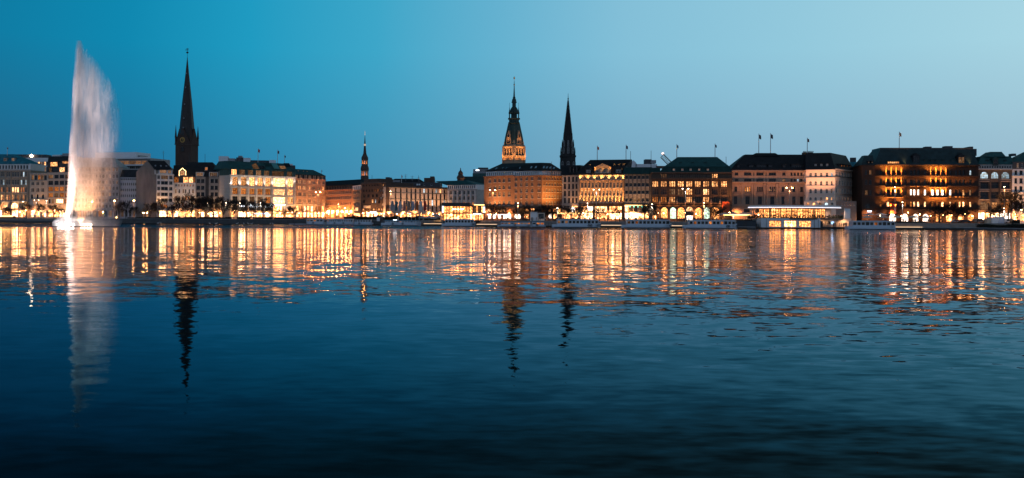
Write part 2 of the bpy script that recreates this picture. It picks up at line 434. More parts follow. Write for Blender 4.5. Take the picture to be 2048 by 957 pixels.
        o = bpy.data.objects.new('flood_or_fill', ld); C.objects.link(o); o.parent = s.root  # seen uplights, plus washes added in front of walls to brighten them
        x, z = fr.SZ(px, py, y)
        R_ = Matrix.Rotation(math.radians(180 - tilt) if up else math.radians(tilt), 4, 'X')
        o.matrix_local = s.loc(fr) @ Matrix.Translation((x, y, z)) @ R_
        return o
    def sign(s, p0, p1, pyt, pyb, mat, y=-.25, fr=None, name='sign', thick=.2):
        fr = fr or s.f; m = s.mb(fr)
        m.box(fr.S(p0), fr.S(p1), y - thick, y, fr.Z(pyb), fr.Z(pyt)); return m.build(name, mat, s.root)
def cols(a, b, n, wd):
    """n openings of width wd (px) spread evenly between a and b."""
    st = (b - a) / n
    return [(a + st * (i + .5) - wd / 2, a + st * (i + .5) + wd / 2) for i in range(n)]
def pairs(centres, wd, gap):
    o = []
    for c in centres: o += [(c - gap / 2 - wd, c - gap / 2), (c + gap / 2, c + gap / 2 + wd)]
    return o
def trip(centres, wd, gap):
    o = []
    for c in centres: o += [(c - 1.5 * wd - gap, c - .5 * wd - gap), (c - .5 * wd, c + .5 * wd), (c + .5 * wd + gap, c + 1.5 * wd + gap)]
    return o
# ============================================================ setting: water, ground
def water_material():
    m = bpy.data.materials.new('lake_water'); m.use_nodes = True; nt = m.node_tree
    b = nt.nodes['Principled BSDF']
    b.inputs['Base Color'].default_value = (.0012, .005, .008, 1); b.inputs['Roughness'].default_value = .02; b.inputs['IOR'].default_value = 1.12
    g = nd(nt, 'ShaderNodeNewGeometry'); pos = g.outputs['Position']
    sp = nd(nt, 'ShaderNodeSeparateXYZ'); nt.links.new(pos, sp.inputs[0])
    def slopes(scale_xyz, sc, det, amp, rot=0.0):
        v = vmul(nt, pos, scale_xyz)
        if rot:
            mp = nd(nt, 'ShaderNodeMapping'); mp.inputs['Rotation'].default_value = (0, 0, rot); nt.links.new(v, mp.inputs[0]); v = mp.outputs[0]
        c = noise(nt, v, sc, det, .5, 0, 1)
        s = nd(nt, 'ShaderNodeVectorMath', operation='SUBTRACT'); nt.links.new(c, s.inputs[0]); s.inputs[1].default_value = (.5, .5, .5)
        k = nd(nt, 'ShaderNodeVectorMath', operation='SCALE'); nt.links.new(s.outputs[0], k.inputs[0])
        if isinstance(amp, (int, float)): k.inputs['Scale'].default_value = amp
        else: nt.links.new(amp, k.inputs['Scale'])
        return k.outputs[0]
    # gusts: patches of smoother and rougher water, ruffled strip in the lee of the quay, choppier to the right
    gust = mapr(nt, noise(nt, vmul(nt, pos, (.012, .03, 1)), 1.0, 2), .35, .65, .55, 1.45)
    edge = mth(nt, 'ADD', sp.outputs[1], mth(nt, 'MULTIPLY', mth(nt, 'SUBTRACT', noise(nt, vmul(nt, pos, (.02, .01, 1)), 1.0, 3), .5), 30.0))
    ruff = mapr(nt, edge, 306, 326, 0, 1, True)
    lee = mapr(nt, sp.outputs[0], 20, 95, 1.0, 0.12, True)
    ruff = mth(nt, 'MULTIPLY', ruff, lee)
    right = mapr(nt, mth(nt, 'DIVIDE', sp.outputs[0], mth(nt, 'MAXIMUM', sp.outputs[1], 1.0)), -.1, .35, .8, 1.5)
    near = mth(nt, 'MULTIPLY', mapr(nt, sp.outputs[1], 10, 30, 1.25, 1.0), mapr(nt, sp.outputs[1], 28, 110, 1.0, 2.7))
    k = mth(nt, 'MULTIPLY', mth(nt, 'MULTIPLY', gust, right), near)
    a1 = mth(nt, 'MULTIPLY', k, WAVE[0]); a2 = mth(nt, 'ADD', mth(nt, 'MULTIPLY', k, WAVE[1]), mth(nt, 'MULTIPLY', ruff, WAVE[3]))
    a3 = mth(nt, 'MULTIPLY', mth(nt, 'MULTIPLY', right, mapr(nt, sp.outputs[1], 14, 60, .30, 1.0)), WAVE[2])
    adds = [slopes((.65, 1, 1), 1.0, 2, a1, .12), slopes((.5, 1, 1), 3.4, 2, a2, -.2), slopes((.35, 1, 1), .28, 2, a3, .06)]
    acc = adds[0]
    for x in adds[1:]:
        ad = nd(nt, 'ShaderNodeVectorMath', operation='ADD'); nt.links.new(acc, ad.inputs[0]); nt.links.new(x, ad.inputs[1]); acc = ad.outputs[0]
    lift = nd(nt, 'ShaderNodeCombineXYZ'); nt.links.new(mth(nt, 'MULTIPLY', ruff, -.085), lift.inputs[1])
    ad = nd(nt, 'ShaderNodeVectorMath', operation='ADD'); nt.links.new(acc, ad.inputs[0]); nt.links.new(lift.outputs[0], ad.inputs[1]); acc = ad.outputs[0]
    fl = vmul(nt, acc, (1, 1, 0))
    up = nd(nt, 'ShaderNodeVectorMath', operation='ADD'); nt.links.new(fl, up.inputs[0]); up.inputs[1].default_value = (0, 0, 1)
    no = nd(nt, 'ShaderNodeVectorMath', operation='NORMALIZE'); nt.links.new(up.outputs[0], no.inputs[0])
    # amber tint and blue near darkening put into the reflection colour by view angle
    nt.nodes.remove(b); dt = nd(nt, 'ShaderNodeVectorMath', operation='DOT_PRODUCT'); nt.links.new(g.outputs['Incoming'], dt.inputs[0]); nt.links.new(no.outputs[0], dt.inputs[1])
    refl = ramp(nt, mth(nt, 'MAXIMUM', mth(nt, 'MULTIPLY', dt.outputs['Value'], 3.0), 0.0), [(0.0, (1, .95, .90)), (.09, (.93, .83, .76)), (.165, (.62, .57, .55)), (.24, (.19, .315, .385)), (.375, (.060, .160, .210)), (.52, (.018, .062, .088)), (.64, (.011, .027, .035)), (.75, (.008, .0125, .0142)), (1.0, (.006, .009, .010))])
    dim = mapr(nt, ruff, 0, 1, 1.0, .50); gl = nd(nt, 'ShaderNodeBsdfGlossy'); gl.inputs['Roughness'].default_value = .03
    nt.links.new(mixc(nt, 1.0, refl, dim, 'MULTIPLY'), gl.inputs['Color']); nt.links.new(no.outputs[0], gl.inputs['Normal'])
    df = nd(nt, 'ShaderNodeBsdfDiffuse'); df.inputs[0].default_value = (.004, .006, .006, 1); sh = nd(nt, 'ShaderNodeAddShader')
    nt.links.new(gl.outputs[0], sh.inputs[0]); nt.links.new(df.outputs[0], sh.inputs[1]); nt.links.new(sh.outputs[0], nt.nodes['Material Output'].inputs['Surface'])
    return m
WAVE = (.058, .062, .060, .30)
m = MB(); m.q([(-2500, -400, 0), (2500, -400, 0), (2500, 900, 0), (-2500, 900, 0)])
struct(m.build('lake_water', water_material()))
PAVE = pmat('paving', (.20, .18, .16), .8, var=.3, scale=.25)
QUAY = brickmat('quay_stone', (.10, .105, .11), (.075, .08, .085), (.04, .04, .04), 1.4, .45)
def lowz(px): return lerp_tab([(600, 2.45), (800, 1.6), (900, .75), (1640, .7), (1850, .9), (2048, .7)], px)
pxs = [-900, -300, 60, 180, 300, 430, 560, 630, 700, 775, 850, 925, 1000, 1100, 1200, 1350, 1512, 1519, 1610, 1700, 1706, 1770, 1900, 2048, 2400, 2900]
rings = []
for p in pxs:
    D = lerp_tab(SHORE, p); x = (p - 1024) / F
    z = lowz(p)
    rings.append([(x * D, D, -1.0), (x * D, D, z), (x * (D + 9), D + 9, z), (x * (D + 9.4), D + 9.4, (z + GZ) / 2), (x * (D + 11), D + 11, (z + GZ) / 2), (x * (D + 11.4), D + 11.4, GZ), (x * 900, 900, GZ), (x * 9000, 9000, GZ)])
m = MB(); m.grid(rings); struct(m.build('ground', PAVE))
def strip_wall(name, label, p0, p1, off0, off1, z0, z1, mat, cope, step=60, cat='wall'):
    n = max(2, int(abs(p1 - p0) / step) + 1); ps = [p0 + (p1 - p0) * i / (n - 1) for i in range(n)]
    a = P(p0, HY, lerp_tab(SHORE, p0)); r = empty(name, (a.x, a.y, 0), label, cat)
    def ring(o0, o1, zA, zB):
        R_ = []
        for p in ps:
            D = lerp_tab(SHORE, p); x = (p - 1024) / F; zb = zB(p) if callable(zB) else zB
            R_.append([(x * (D + o) - a.x, D + o - a.y, z) for o, z in ((o0, zA), (o1, zA), (o1, zb), (o0, zb))])
        mm = MB(); mm.grid(R_, 0, True); mm.q(R_[0]); mm.q(R_[-1][::-1]); return mm
    zt = z1 if callable(z1) else (lambda p: z1)
    ring(off0, off1, z0, lambda p: zt(p) - .22).build('wall', mat, r)
    mm = ring(off0 - .12, off1 + .1, 0, 0); mm.v = []; 
    R_ = []
    for p in ps:
        D = lerp_tab(SHORE, p); x = (p - 1024) / F
        R_.append([(x * (D + o) - a.x, D + o - a.y, zt(p) + dz) for o, dz in ((off0 - .12, -.215), (off1 + .1, -.215), (off1 + .1, 0), (off0 - .12, 0))])
    mm = MB(); mm.grid(R_, 0, True); mm.q(R_[0]); mm.q(R_[-1][::-1]); mm.build('coping', cope, r)
    return r
COPE = pmat('quay_coping', (.30, .30, .30), .75)
strip_wall('quay_wall', 'long dark stone quay wall along the water below the bare trees', 205, 775, -1.0, -.02, -1, 2.62, QUAY, COPE)
strip_wall('quay_wall', 'low pale quay edge carrying the cafe terrace beside the fountain', -200, 203, -.9, -.02, -1, 1.5, QUAY, COPE)
strip_wall('quay_wall', 'low dark landing edge behind the moored white boats', 777, 1511, -.9, -.02, -1, lambda p: lowz(p) + .08, QUAY, COPE)
strip_wall('quay_wall', 'low dark landing edge between round restaurant pavilion and bare trees', 1706, 2300, -.9, -.02, -1, lambda p: lowz(p) + .08, QUAY, COPE)
# ============================================================ wall and roof materials
TAN = brickmat('tan_stone', (.34, .29, .23), (.30, .25, .20), (.22, .19, .15), 1.2, .4, var=.2)
CREAM = pmat('cream_render', (.58, .47, .36), .85, var=.15)
CONC = pmat('pale_concrete', (.46, .40, .34), .85, var=.15)
GREYW = pmat('grey_panel', (.34, .33, .33), .8, var=.18)
LAV = pmat('pale_render', (.60, .58, .60), .85, var=.1)
BROWNW = pmat('weathered_grey_render', (.24, .21, .185), .9, var=.35, scale=.3, streak=True)
WHITE = pmat('white_render', (.74, .72, .70), .8, var=.08)
WHITE2 = pmat('white_panel', (.70, .72, .74), .6, var=.06)
GSTONE = pmat('grey_sandstone', (.30, .265, .235), .85, var=.25)
LIME = brickmat('limestone_slab', (.62, .56, .49), (.58, .52, .46), (.42, .38, .33), 2.0, .8, var=.1)
PBRICK = brickmat('pink_brick', (.36, .22, .16), (.31, .19, .14), (.30, .24, .2), .5, .17, var=.15)
OBRICK = brickmat('sandstone_orange', (.42, .24, .14), (.36, .20, .12), (.26, .17, .1), .9, .3, var=.2)
DBRICK = brickmat('dark_brick', (.095, .055, .040), (.075, .045, .034), (.06, .05, .04), .5, .17, var=.35)
RBRICK = brickmat('red_brown_brick', (.185, .098, .055), (.15, .08, .045), (.22, .15, .1), .5, .17, var=.2)
PALES = pmat('pale_slab', (.50, .42, .35), .85, var=.15)
NEO = pmat('neoclassic_stone', (.36, .25, .185), .88, var=.25, streak=True)
CREAM2 = pmat('cream_white_stucco', (.74, .60, .50), .85, var=.08)
REDST = brickmat('dark_red_sandstone', (.048, .022, .013), (.038, .018, .011), (.024, .013, .009), 1.1, .4, var=.35)
ALST = brickmat('brown_shellstone', (.088, .060, .043), (.072, .05, .036), (.045, .032, .024), 1.4, .5, var=.3)
SLATE = roofmat('black_slate', (.016, .017, .020), .45, .6)
SLATE2 = roofmat('dark_slate', (.028, .030, .034), .5, .55)
COPPER = roofmat('green_copper', (.022, .085, .085), .6, .55)
COPPER2 = roofmat('dark_green_copper', (.012, .045, .043), .6, .55)
TEAL = roofmat('teal_roof', (.02, .17, .22), .5, .5)
DMETAL = pmat('dark_metal', (.03, .032, .035), .45, .3, var=.2)
GMETAL = pmat('grey_metal', (.22, .23, .25), .45, .4, var=.15)
DKGREY = pmat('dark_roof_plant', (.05, .055, .062), .7, var=.2)
LAMPW = glow('lamp_white', (1.0, .66, .42), 26)
LAMPO = glow('lamp_sodium', (1.0, .42, .14), 190)
SIGNW = glow('sign_white', (.82, .90, 1.0), 5)
SIGNO = glow('sign_amber', (1.0, .55, .18), 5)
SIGNB = glow('sign_blue', (.35, .6, 1.0), 2.0)
BANO = pmat('orange_banner', (.42, .07, .02), .8, var=.1)
R = random
def W(p, e=0): return ('w', p)
# ============================================================ buildings, left to right
b = Building('office_building', 'tan stone office with teal hipped roof and two lit dormers', -60, 630, 61, 625, TAN, 20)
tri = [(-20, -16), (-13, -9), (1.5, 4.5), (5.5, 8.5), (12.5, 15.5), (17, 20), (24, 27.5), (29, 32.5), (34, 37.5), (41, 44), (45.5, 48.5), (50, 53)]
b.facade(341, [(344, 354, tri, 'c', ('b', .15)), (360, 370, tri, 'c', ('b', .12)), (375, 385, tri, 'c', 'doododWWWood'), (390, 401, tri, 'c', 'oowowowdodod'),
               (406, 417, [(-40, -30), (-15, -3), (1, 9), (22, 36), (42, 50)], 'a', 'wWwWd'), (421, 434, [(-50, -38), (-30, -16), (-10, 4), (7, 20), (23, 36), (39, 52)], 'S', 'TSTSTS')], frame='w')
b.facade(328, [(331, 338.5, [(x, x + 4) for x in range(-20, 58, 6)], 'v', ('w', .1))], base=341, depth=15, wall=WHITE, name='attic')
b.roof([(-64, 58, 328.5, -.4, 15), (-64, 27, 309, 6, 9)], TEAL)
for p in (10, 26): b.dormer(p - 3.5, p + 3.5, 316, 323.5, 1.5, 3, TAN, 'q', 'v', TEAL)
b.band(339.5, 342); b.band(403, 404.5); b.pilasters([10.5, 22, 39.5, 55], 2, 343, 402, TAN)
for p in (8, 29, 46): b.lamp(p, 419, -1.5, 1500, (1, .62, .3), tilt=20)
b = Building('penthouse_building', 'flat white upper storeys with grey plant box and bright roof lamp', 36, 680, 101, 680, WHITE2, 14)
b.facade(316, [(324, 331, cols(75, 100, 6, 3.4), 'p', 'wqqwdq', 'w'), (334, 346, cols(75, 100, 6, 3.4), 'p', 'qdqqdq', 'w')])
b.block(31, 92, 309.5, 316, 3, 11, DKGREY)
m = b.mb(); x, z = b.f.SZ(63, 312, 2.6); m.lathe([(.2, z - .9), (.9, z - .4), (.9, z + .4), (.2, z + .9)], 10, (x, 2.6)); m.build('roof_lamp', LAMPW, b.root)
b = Building('townhouse', 'narrow cream stuccoed house with small arched windows and lit shops', 60, 624, 95, 622, CREAM, 14)
b.facade(348, [(351, 360, cols(62, 94, 5, 5), 'v', 'qdoqd'), (365, 370, pairs((65.5, 75.5, 85.5), 2, 1), 'v', 'd'), (377, 383.5, pairs((65.5, 75.5, 85.5), 2, 1), 'v', 'd'), (389, 397.5, [(62, 66), (73, 77), (84, 88)], 'a', 'd'),
               (405, 410, [(71, 76)], 'v', 'd'), (421, 434, [(62, 69), (72, 79), (82, 92)], 'S', 'TST')], frame='k')
b.band(346.5, 349); b.band(361, 362.5); b.band(399, 400.5)
b.lamp(72, 425, -2.5, 1300, (1, .55, .25), tilt=25); b.lamp(84, 425, -2.5, 1300, (1, .55, .25), tilt=25)
b = Building('office_block', 'beige modern office with wide windows and slanted lit glass penthouse behind the fountain', 94, 622, 140, 616, CONC, 18)
wc = [(96.5, 106), (108.5, 117), (119, 128), (130, 137.5)]
b.facade(345, [(350, 357, wc, '3', 'qddq'), (362, 370, wc, '3', ('q', .3)), (374, 382.5, wc, '3', ('o', .4, 'q')), (386.5, 394.5, wc, '3', 'oqoo'), (398.5, 407, [(97, 101), (103, 108), (112, 126), (129, 137)], 'v', 'dqWo'), (421, 434, [(97, 106), (108.5, 117), (119, 137)], 'S', 'SST')], frame='k')
b.facade(323, [(335, 344.5, [(97, 103), (104, 116), (118, 129), (130, 138)], 'v', 'qdWd')], base=345, depth=12, wall=DKGREY, frame='k', name='penthouse')
b.roof([(95, 141, 323, -1, 12), (97, 141, 313, 2, 11)], SLATE2)
b.dormer(100, 116, 323.5, 334, -.6, 6, DKGREY, 'w', 'L', SLATE2, frame='k'); b.dormer(124, 138, 321.5, 329, -.2, 6, DKGREY, 'w', 'L', SLATE2, frame='k')
b.block(104, 120, 310, 318, 5, 11, WHITE2); b.block(124, 139, 307.5, 316, 6, 12, GMETAL)
for p in (100, 112, 124, 134): b.lamp(p, 430, -3, 1400, (1, .5, .2), tilt=25)
b = Building('office_block', 'grey gridded office with pale hipped roof seen through the fountain spray', 139, 610, 238, 612, GREYW, 20)
gc = cols(141, 237, 14, 4.2)
b.facade(334, [(336, 343, gc, 'v', 'q')] + [(y, y + 7.2, gc, 'v', ('q', .35)) for y in (349, 361, 373, 385, 397, 409)] + [(421, 434, cols(143, 236, 9, 7), 'v', 'doqdqodqd')])
b.roof([(138, 239, 334, -.3, 20), (150, 226, 316, 7, 13)], roofmat('pale_zinc', (.30, .34, .35), .6)); b.band(344.5, 346)
for p in (150, 165, 178): b.lamp(p, 432, -4, 3200, (1, .45, .15), tilt=25)
b = Building('department_building', 'wide flat building with white roof block and slanted lit strip window', 188, 700, 300, 690, GREYW, 24)
b.facade(317, [(322, 329.5, cols(222, 294, 6, 11.4), '3', 'q'), (333, 338, cols(222, 294, 6, 11), '3', 'd')], frame='g')
b.block(190, 272, 305, 317, 3, 20, WHITE2); b.block(262, 280, 311.5, 317, 5, 14, GMETAL); b.band(315.5, 318.5, WHITE2, out_=2.5); b.band(330, 332.2, WHITE2, out_=1.6, p0=236)
b = Building('office_building', 'pale plain office with rows of tiny square windows under a dark roof', 238, 614, 275, 613, LAV, 14)
b.facade(355, [(357, 360.5, cols(240, 273, 9, 2.8), 'p', 'd')] + [(y, y + 5.4, cols(240, 273, 8, 2.2), 'p', 'd') for y in (366, 377.6, 389.3, 401)] + [(420, 434, cols(241, 272, 4, 5), 'v', 'qddq')])
b.roof([(237, 276, 355, -.3, 14), (237, 276, 340, 4, 12)], SLATE2)
# gabled corner house: blank side wall facing us on the left, framed front on the right
b = Building('corner_house', 'tall gabled house with blank weathered side wall beside white framed windows', 272, 600, 313, 592, BROWNW, 15)
f = b.f; m = MB(); zb = 0
pts = [(f.L, 0), (0, 0), (0, f.Z(344)), (f.S(293) * 1.0, f.Z(322.5)), (f.L, f.Z(340))]
m.loft([[(x, 0, z) for x, z in pts], [(x, 14, z) for x, z in pts]]); m.build('wall', BROWNW, b.root)
fr = Frame(313, 592, 347, 597)
b.facade(350, [(y, y + 7.2, [(314.5, 320), (322, 336), (338.5, 345)], 'v' if k else '3', ('q', .15), 'w') for k, y in enumerate((351.5, 362.5, 374, 385.5, 397))] + [(409.5, 416, [(321, 327), (328, 335)], 'v', 'o'), (422, 434, [(318, 333), (336, 344)], 'S', 'TS')], fr=fr, wall=WHITE, depth=13)
b.facade(338.8, [(340.5, 346.8, [(311, 317.5), (319.5, 333), (335.5, 342.5)], '3', 'qqq')], fr=Frame(309.5, 592, 344.5, 597), base=349.5, depth=6, wall=WHITE, name='dormer_storey')
b.pilasters([321, 337], 1.6, 351, 420, WHITE, fr); b.band(348.5, 351, WHITE, fr, .6)
m = b.mb(fr); A_ = lambda px, py, y: (fr.S(px, y), y, fr.Z(py, None, y))
m.loft([[A_(309, 340.5, -.3), A_(344.5, 339.5, -.3), A_(343, 339, 12), A_(313, 339, 12)], [A_(295, 322.5, 5), A_(329.5, 322.5, 5), A_(329.5, 322.5, 7), A_(295, 322.5, 7)]]); m.build('roof', SLATE, b.root)
for p in (310, 321, 332):
    m = b.mb(fr); m.box(fr.S(p - 1.5, 2.4), fr.S(p + 1.5, 2.4), 1.6, 2.2, fr.Z(334, None, 2.4), fr.Z(331, None, 2.4)); m.build('skylight', GMETAL, b.root)
b.lamp(326, 421, -3.5, 1800, (1, .6, .3), tilt=15, fr=fr)
b = Building('townhouse', 'low white house with fairy-lit gable and glazed penthouse above bare trees', 347, 600, 391, 599, WHITE, 14)
b.facade(367, [(369.3, 373, cols(349, 389, 7, 2.6), 'p', 'dqqoqoq'), (379, 386.5, [(350, 353), (357, 360), (365, 368), (369.5, 372.5), (377, 380), (384, 387.5)], 'c', 'qdqddq'), (392.5, 401, [(350, 353), (357, 360), (365, 368), (370, 374), (377, 380), (384, 387.5)], 'c', 'oqoowq'), (406, 413, cols(349, 389, 6, 3.4), 'c', 'qdoqdq'), (421.5, 434, [(349, 358), (361, 368), (372, 379), (381, 389)], 'S', 'TSSS')], frame='g')
b.facade(353, [(354.5, 366, [(348, 357), (366, 376), (377, 386), (387, 390)], '3', 'owWo')], base=367, depth=10, wall=DKGREY, frame='k', name='penthouse')
b.roof([(346, 392, 353, -.2, 12), (347, 392, 331, 6, 11)], SLATE)
b.dormer(359.5, 370.5, 342, 352, .4, 5, DBRICK, 'w', '3', SLATE, True)
m = b.mb(); f = b.f
for (x0, y0), (x1, y1) in (((358.5, 352), (358.5, 342.5)), ((358.5, 342.5), (365, 337)), ((365, 337), (371.5, 342.5)), ((371.5, 342.5), (371.5, 352))):
    for k in range(5):
        px, py = x0 + (x1 - x0) * k / 5, y0 + (y1 - y0) * k / 5; s_, z_ = f.SZ(px, py, .1); m.box(s_ - .13, s_ + .13, -.05, .2, z_ - .13, z_ + .13)
m.build('fairy_lights', glow('fairy', (1, .6, .25), 9), b.root)
b.band(366, 368, WHITE); b.lamp(355, 422, -4, 1600, (1, .62, .32), tilt=15); b.lamp(382, 422, -4, 1600, (1, .62, .32), tilt=15)
b = Building('office_house', 'grey stone pair of bays with white dormers under one steep dark roof', 391, 598, 438, 597, GSTONE, 16)
c2 = [(393, 400), (402, 408.5), (421, 427.5), (429.5, 435.5)]
b.facade(354, [(y, y + 7.8, c2, 'v', 'd') for y in (358.5, 372, 385, 398)] + [(409, 416, c2, 'v', 'dqdd'), (423.5, 434, [(393, 399), (402, 408), (419, 426), (428.5, 436)], 'S', 'qTTT')], frame='k')
b.roof([(389, 440, 354, -.3, 16), (372, 424, 325, 8, 9)], SLATE)
for q in ((391.5, 407), (418, 435.5)): b.dormer(q[0], q[1], 344.5, 354, -.1, 6, WHITE, 'q', '4', SLATE)
b.dormer(409, 416, 334, 342, 3.5, 4, DKGREY, 'o', 'v', SLATE); b.pilasters([414.3], 6.6, 354, 420, pmat('recess_shade', (.045, .042, .042)), out_=.12, name='recess_shade_panel')  # raised dark panel: shade of the middle recess put into its colour
b.lamp(424, 425, -3, 900, (1, .65, .4), tilt=15); b.lamp(432, 425, -3, 900, (1, .65, .4), tilt=15)
b = Building('office_house', 'narrow grey stone front with wide strip windows beside pale arcade', 437, 597, 460, 594, GSTONE, 15)
b.facade(342, [(y, y + 7, [(440, 458)], '4', 'd') for y in (357, 370, 383, 396.5)] + [(412, 418, [(441, 457)], '4', 'd'), (423.5, 434, [(440, 448), (450, 458)], 'S', 'SS')], frame='k')
b.roof([(436, 461, 342, -.2, 15), (436, 461, 326, 6, 12)], SLATE2); b.dormer(441.5, 452.5, 334, 342, .2, 5, GSTONE, 'q', 'v', SLATE2)
b.sign(446, 454, 419.5, 421.5, SIGNW)
# ---- pale shopping arcade
b = Building('shopping_arcade', 'pale limestone arcade with huge lit windows and patchy green glass roof', 459, 588, 591, 618, LIME, 22)
ac = [(465, 476), (482, 493), (499, 510), (515, 526), (531, 542), (547, 571), (575.5, 587)]
def on(y0, y1): return y0, y1
b.facade(353, [(356, 373, ac, '3', 'wwwwwWw', 'k'), (378, 390, ac, '3', 'oooooWw', 'k'), (394, 407, ac, '3', 'ddqqoWw', 'k'), (411.5, 421.5, ac[:5] + [(547, 566), (577, 583)], '3', 'ddddqSq', 'k'), (424, 434.5, [(463, 471), (478, 492), (496, 510), (514, 526), (530, 543), (547, 568), (573, 588)], 'S', 'STTSTSS', 'k')], rec=.7, frame='k', sill=False)
b.pilasters([461, 479, 496, 512.5, 528.5, 544.5, 573, 589], 2.6, 355, 422, LIME, out_=.5); b.band(352, 354.5, LIME, out_=.7); b.band(374.2, 376.6, LIME, out_=.3); b.band(391, 393, LIME, out_=.3); b.band(408, 410, LIME, out_=.5)
b.facade(340, [(341.5, 352, [(463, 473.5), (479, 490), (496, 506.5), (512, 522.5), (528, 538.5), (544, 568), (574, 584)], '4', 'wqqqqqq', 'k')], base=353, depth=16, wall=COPPER, name='attic', frame='k')
b.roof([(457, 591, 340.5, -.6, 18), (452, 577, 325.5, 7, 16)], COPPER)
for i, p in enumerate((463, 478, 495, 508, 521, 535, 549, 562, 574)):
    m = b.mb(); f = b.f
    def RP(px, k): x0, z0 = f.SZ(px, 340, -.6); x1, z1 = f.SZ(px - 8, 326, 7); return Vector((x0 + (x1 - x0) * k, -.6 + 7.6 * k - .12, z0 + (z1 - z0) * k + .1))
    k0, k1 = ((.1, .9), (.12, .5), (.5, .9))[i % 3]
    q_ = [RP(p, k0), RP(p + 11, k0), RP(p + 11, k1), RP(p, k1)]; m.loft([q_, [v + Vector((0, -.05, .12)) for v in q_]]); m.build('roof_pane', [LIT['d'], COPPER2, pmat('pale_copper', (.09, .30, .30), .4), LIT['q']][i % 4] if i else LIT['o'], b.root)
for i, (p0, p1) in enumerate(((480, 492), (497, 509), (514, 526), (530, 542))):
    f = b.f
    m = b.mb(); m.box(f.S(p0), f.S(p1), -1.2, -.8, f.Z(422), f.Z(411)); m.build('sign_panel', DMETAL, b.root)
    if i in (1, 3):
        tcu = bpy.data.curves.new('sign_text', 'FONT'); tcu.body = 'Thalia'; tcu.size = 2.6; tcu.extrude = .05; tcu.shear = .25; tcu.align_x = 'CENTER'
        to = bpy.data.objects.new('tmp', tcu); C.objects.link(to); dg = bpy.context.evaluated_depsgraph_get(); me = bpy.data.meshes.new_from_object(to.evaluated_get(dg)); bpy.data.objects.remove(to)
        me.name = 'sign_text'; me.materials.clear(); me.materials.append(SIGNW)
        o = link('sign_text', me, b.root, ((f.S(p0) + f.S(p1)) / 2, -1.28, f.Z(415.2))); o.rotation_euler = (math.pi / 2, 0, 0)
    elif i == 0:
        for q in (483.5, 487.5):
            m = b.mb(); x, z = f.SZ(q, 412.8, -1.3); m.lathe([(.05, -.12), (.5, -.12), (.5, .12), (.05, .12)], 10); o = m.build('sign', SIGNW, b.root); o.location = (x, -1.35, z); o.rotation_euler = (math.pi / 2, 0, 0)
    else: b.sign(514.5, 521, 412.2, 414.2, SIGNW, -1.2)
b.sign(548, 569, 408.2, 410.6, glow('sign_warm', (1, .85, .7), 4), -.75)
for p in (464, 481, 498, 514, 530, 546, 560, 574, 588): b.lamp(p, 372, -1.6, 600, (1, .98, 1.0), tilt=16, cone=80)
for p in (470, 490, 505, 521, 537, 556, 580): b.lamp(p, 430, -4.5, 1300, (1, .74, .5), tilt=18, cone=80)
b = Building('rooftop_plant', 'grey and white plant rooms rising behind the green arcade roof', 436, 680, 590, 690, DKGREY, 20)
b.facade(330, [(335, 338, cols(440, 585, 8, 5), 'v', 'd')]); f = b.f
for (x0, x1, yt, mt) in ((437, 456, 314, WHITE2), (457, 470, 318, GMETAL), (472, 486, 316, DKGREY), (476, 484, 312.5, GMETAL), (486.5, 500, 316.5, WHITE2), (501, 537, 321, DKGREY), (538, 551, 320, WHITE2), (556, 585, 327, WHITE2)): b.block(x0, x1, yt, 331, 1, 12, mt)
b = Building('office_building', 'pinkish brick office with green roof and tall lit colonnade', 590, 620, 651, 640, PBRICK, 18)
pc = [(592, 594)] + pairs((599.5, 608.5, 618.5, 627.5, 637), 2.1, 1) + [(645, 648.5)]
b.facade(359, [(361.5, 368, pc, 'c', 'qwwwwwwqqwqd'), (373.2, 380.3, pc, 'c', 'owwwwwwddddw'), (386.3, 393.5, pc, 'c', 'odddddddddd'), (399, 406.5, pc, 'c', 'wdddddddddd'),
               (412.5, 423, cols(592, 650, 8, 4.6), 'F', 'SoTSTooS'), (425, 434.5, cols(592, 650, 8, 5), 'F', 'TSTSSSST')], frame='w')
b.facade(350, [(351.5, 358, pairs((593, 602, 611, 620, 629, 638, 646), 2.2, .8), 'c', ('q', .8))], base=359, depth=15, wall=SLATE, name='attic')
b.roof([(588, 651, 350.3, -.4, 16), (588, 626, 340, 5, 11)], COPPER); b.band(358.3, 360, PBRICK, out_=.5); b.band(409, 410.8)
for q in (596, 606, 614): b.dormer(q - 1, q + 1, 342.5, 345, 3, 2, COPPER, 'w', 'p')
b.pilasters([x for x in (591.5, 598.5, 605.7, 613, 620.2, 627.5, 634.7, 642, 649.5)], 1.8, 411, 435, PBRICK, out_=.5, name='column')
for p in (595, 609, 624, 638): b.lamp(p, 428, -4, 2600, (1, .5, .2), tilt=18, cone=90)
b = Building('office_building', 'long orange-lit sandstone office with flat dark roof and row of wall lamps', 651, 640, 705, 612, OBRICK, 18)
oc = cols(652, 703, 14, 2.2)
b.facade(380, [(382.5, 388.5, oc, 'c', ('q', .45)), (393, 399, oc, 'c', ('q', .4)), (405, 410.5, oc, 'c', 'd'), (415.5, 422, cols(652, 703, 10, 3), 'c', ('o', .5)), (426, 435.5, cols(652, 703, 6, 5.6), 'a', 'oCoCCo')], frame='w')
b.facade(370.5, [(373, 379.2, cols(652, 704, 16, 2), 'p', 'd')], base=380, depth=14, wall=SLATE2, name='attic'); b.roof([(650, 723, 371, -.5, 16), (650, 723, 361.5, 5, 14)], SLATE); b.band(379.5, 381, OBRICK, out_=.6)
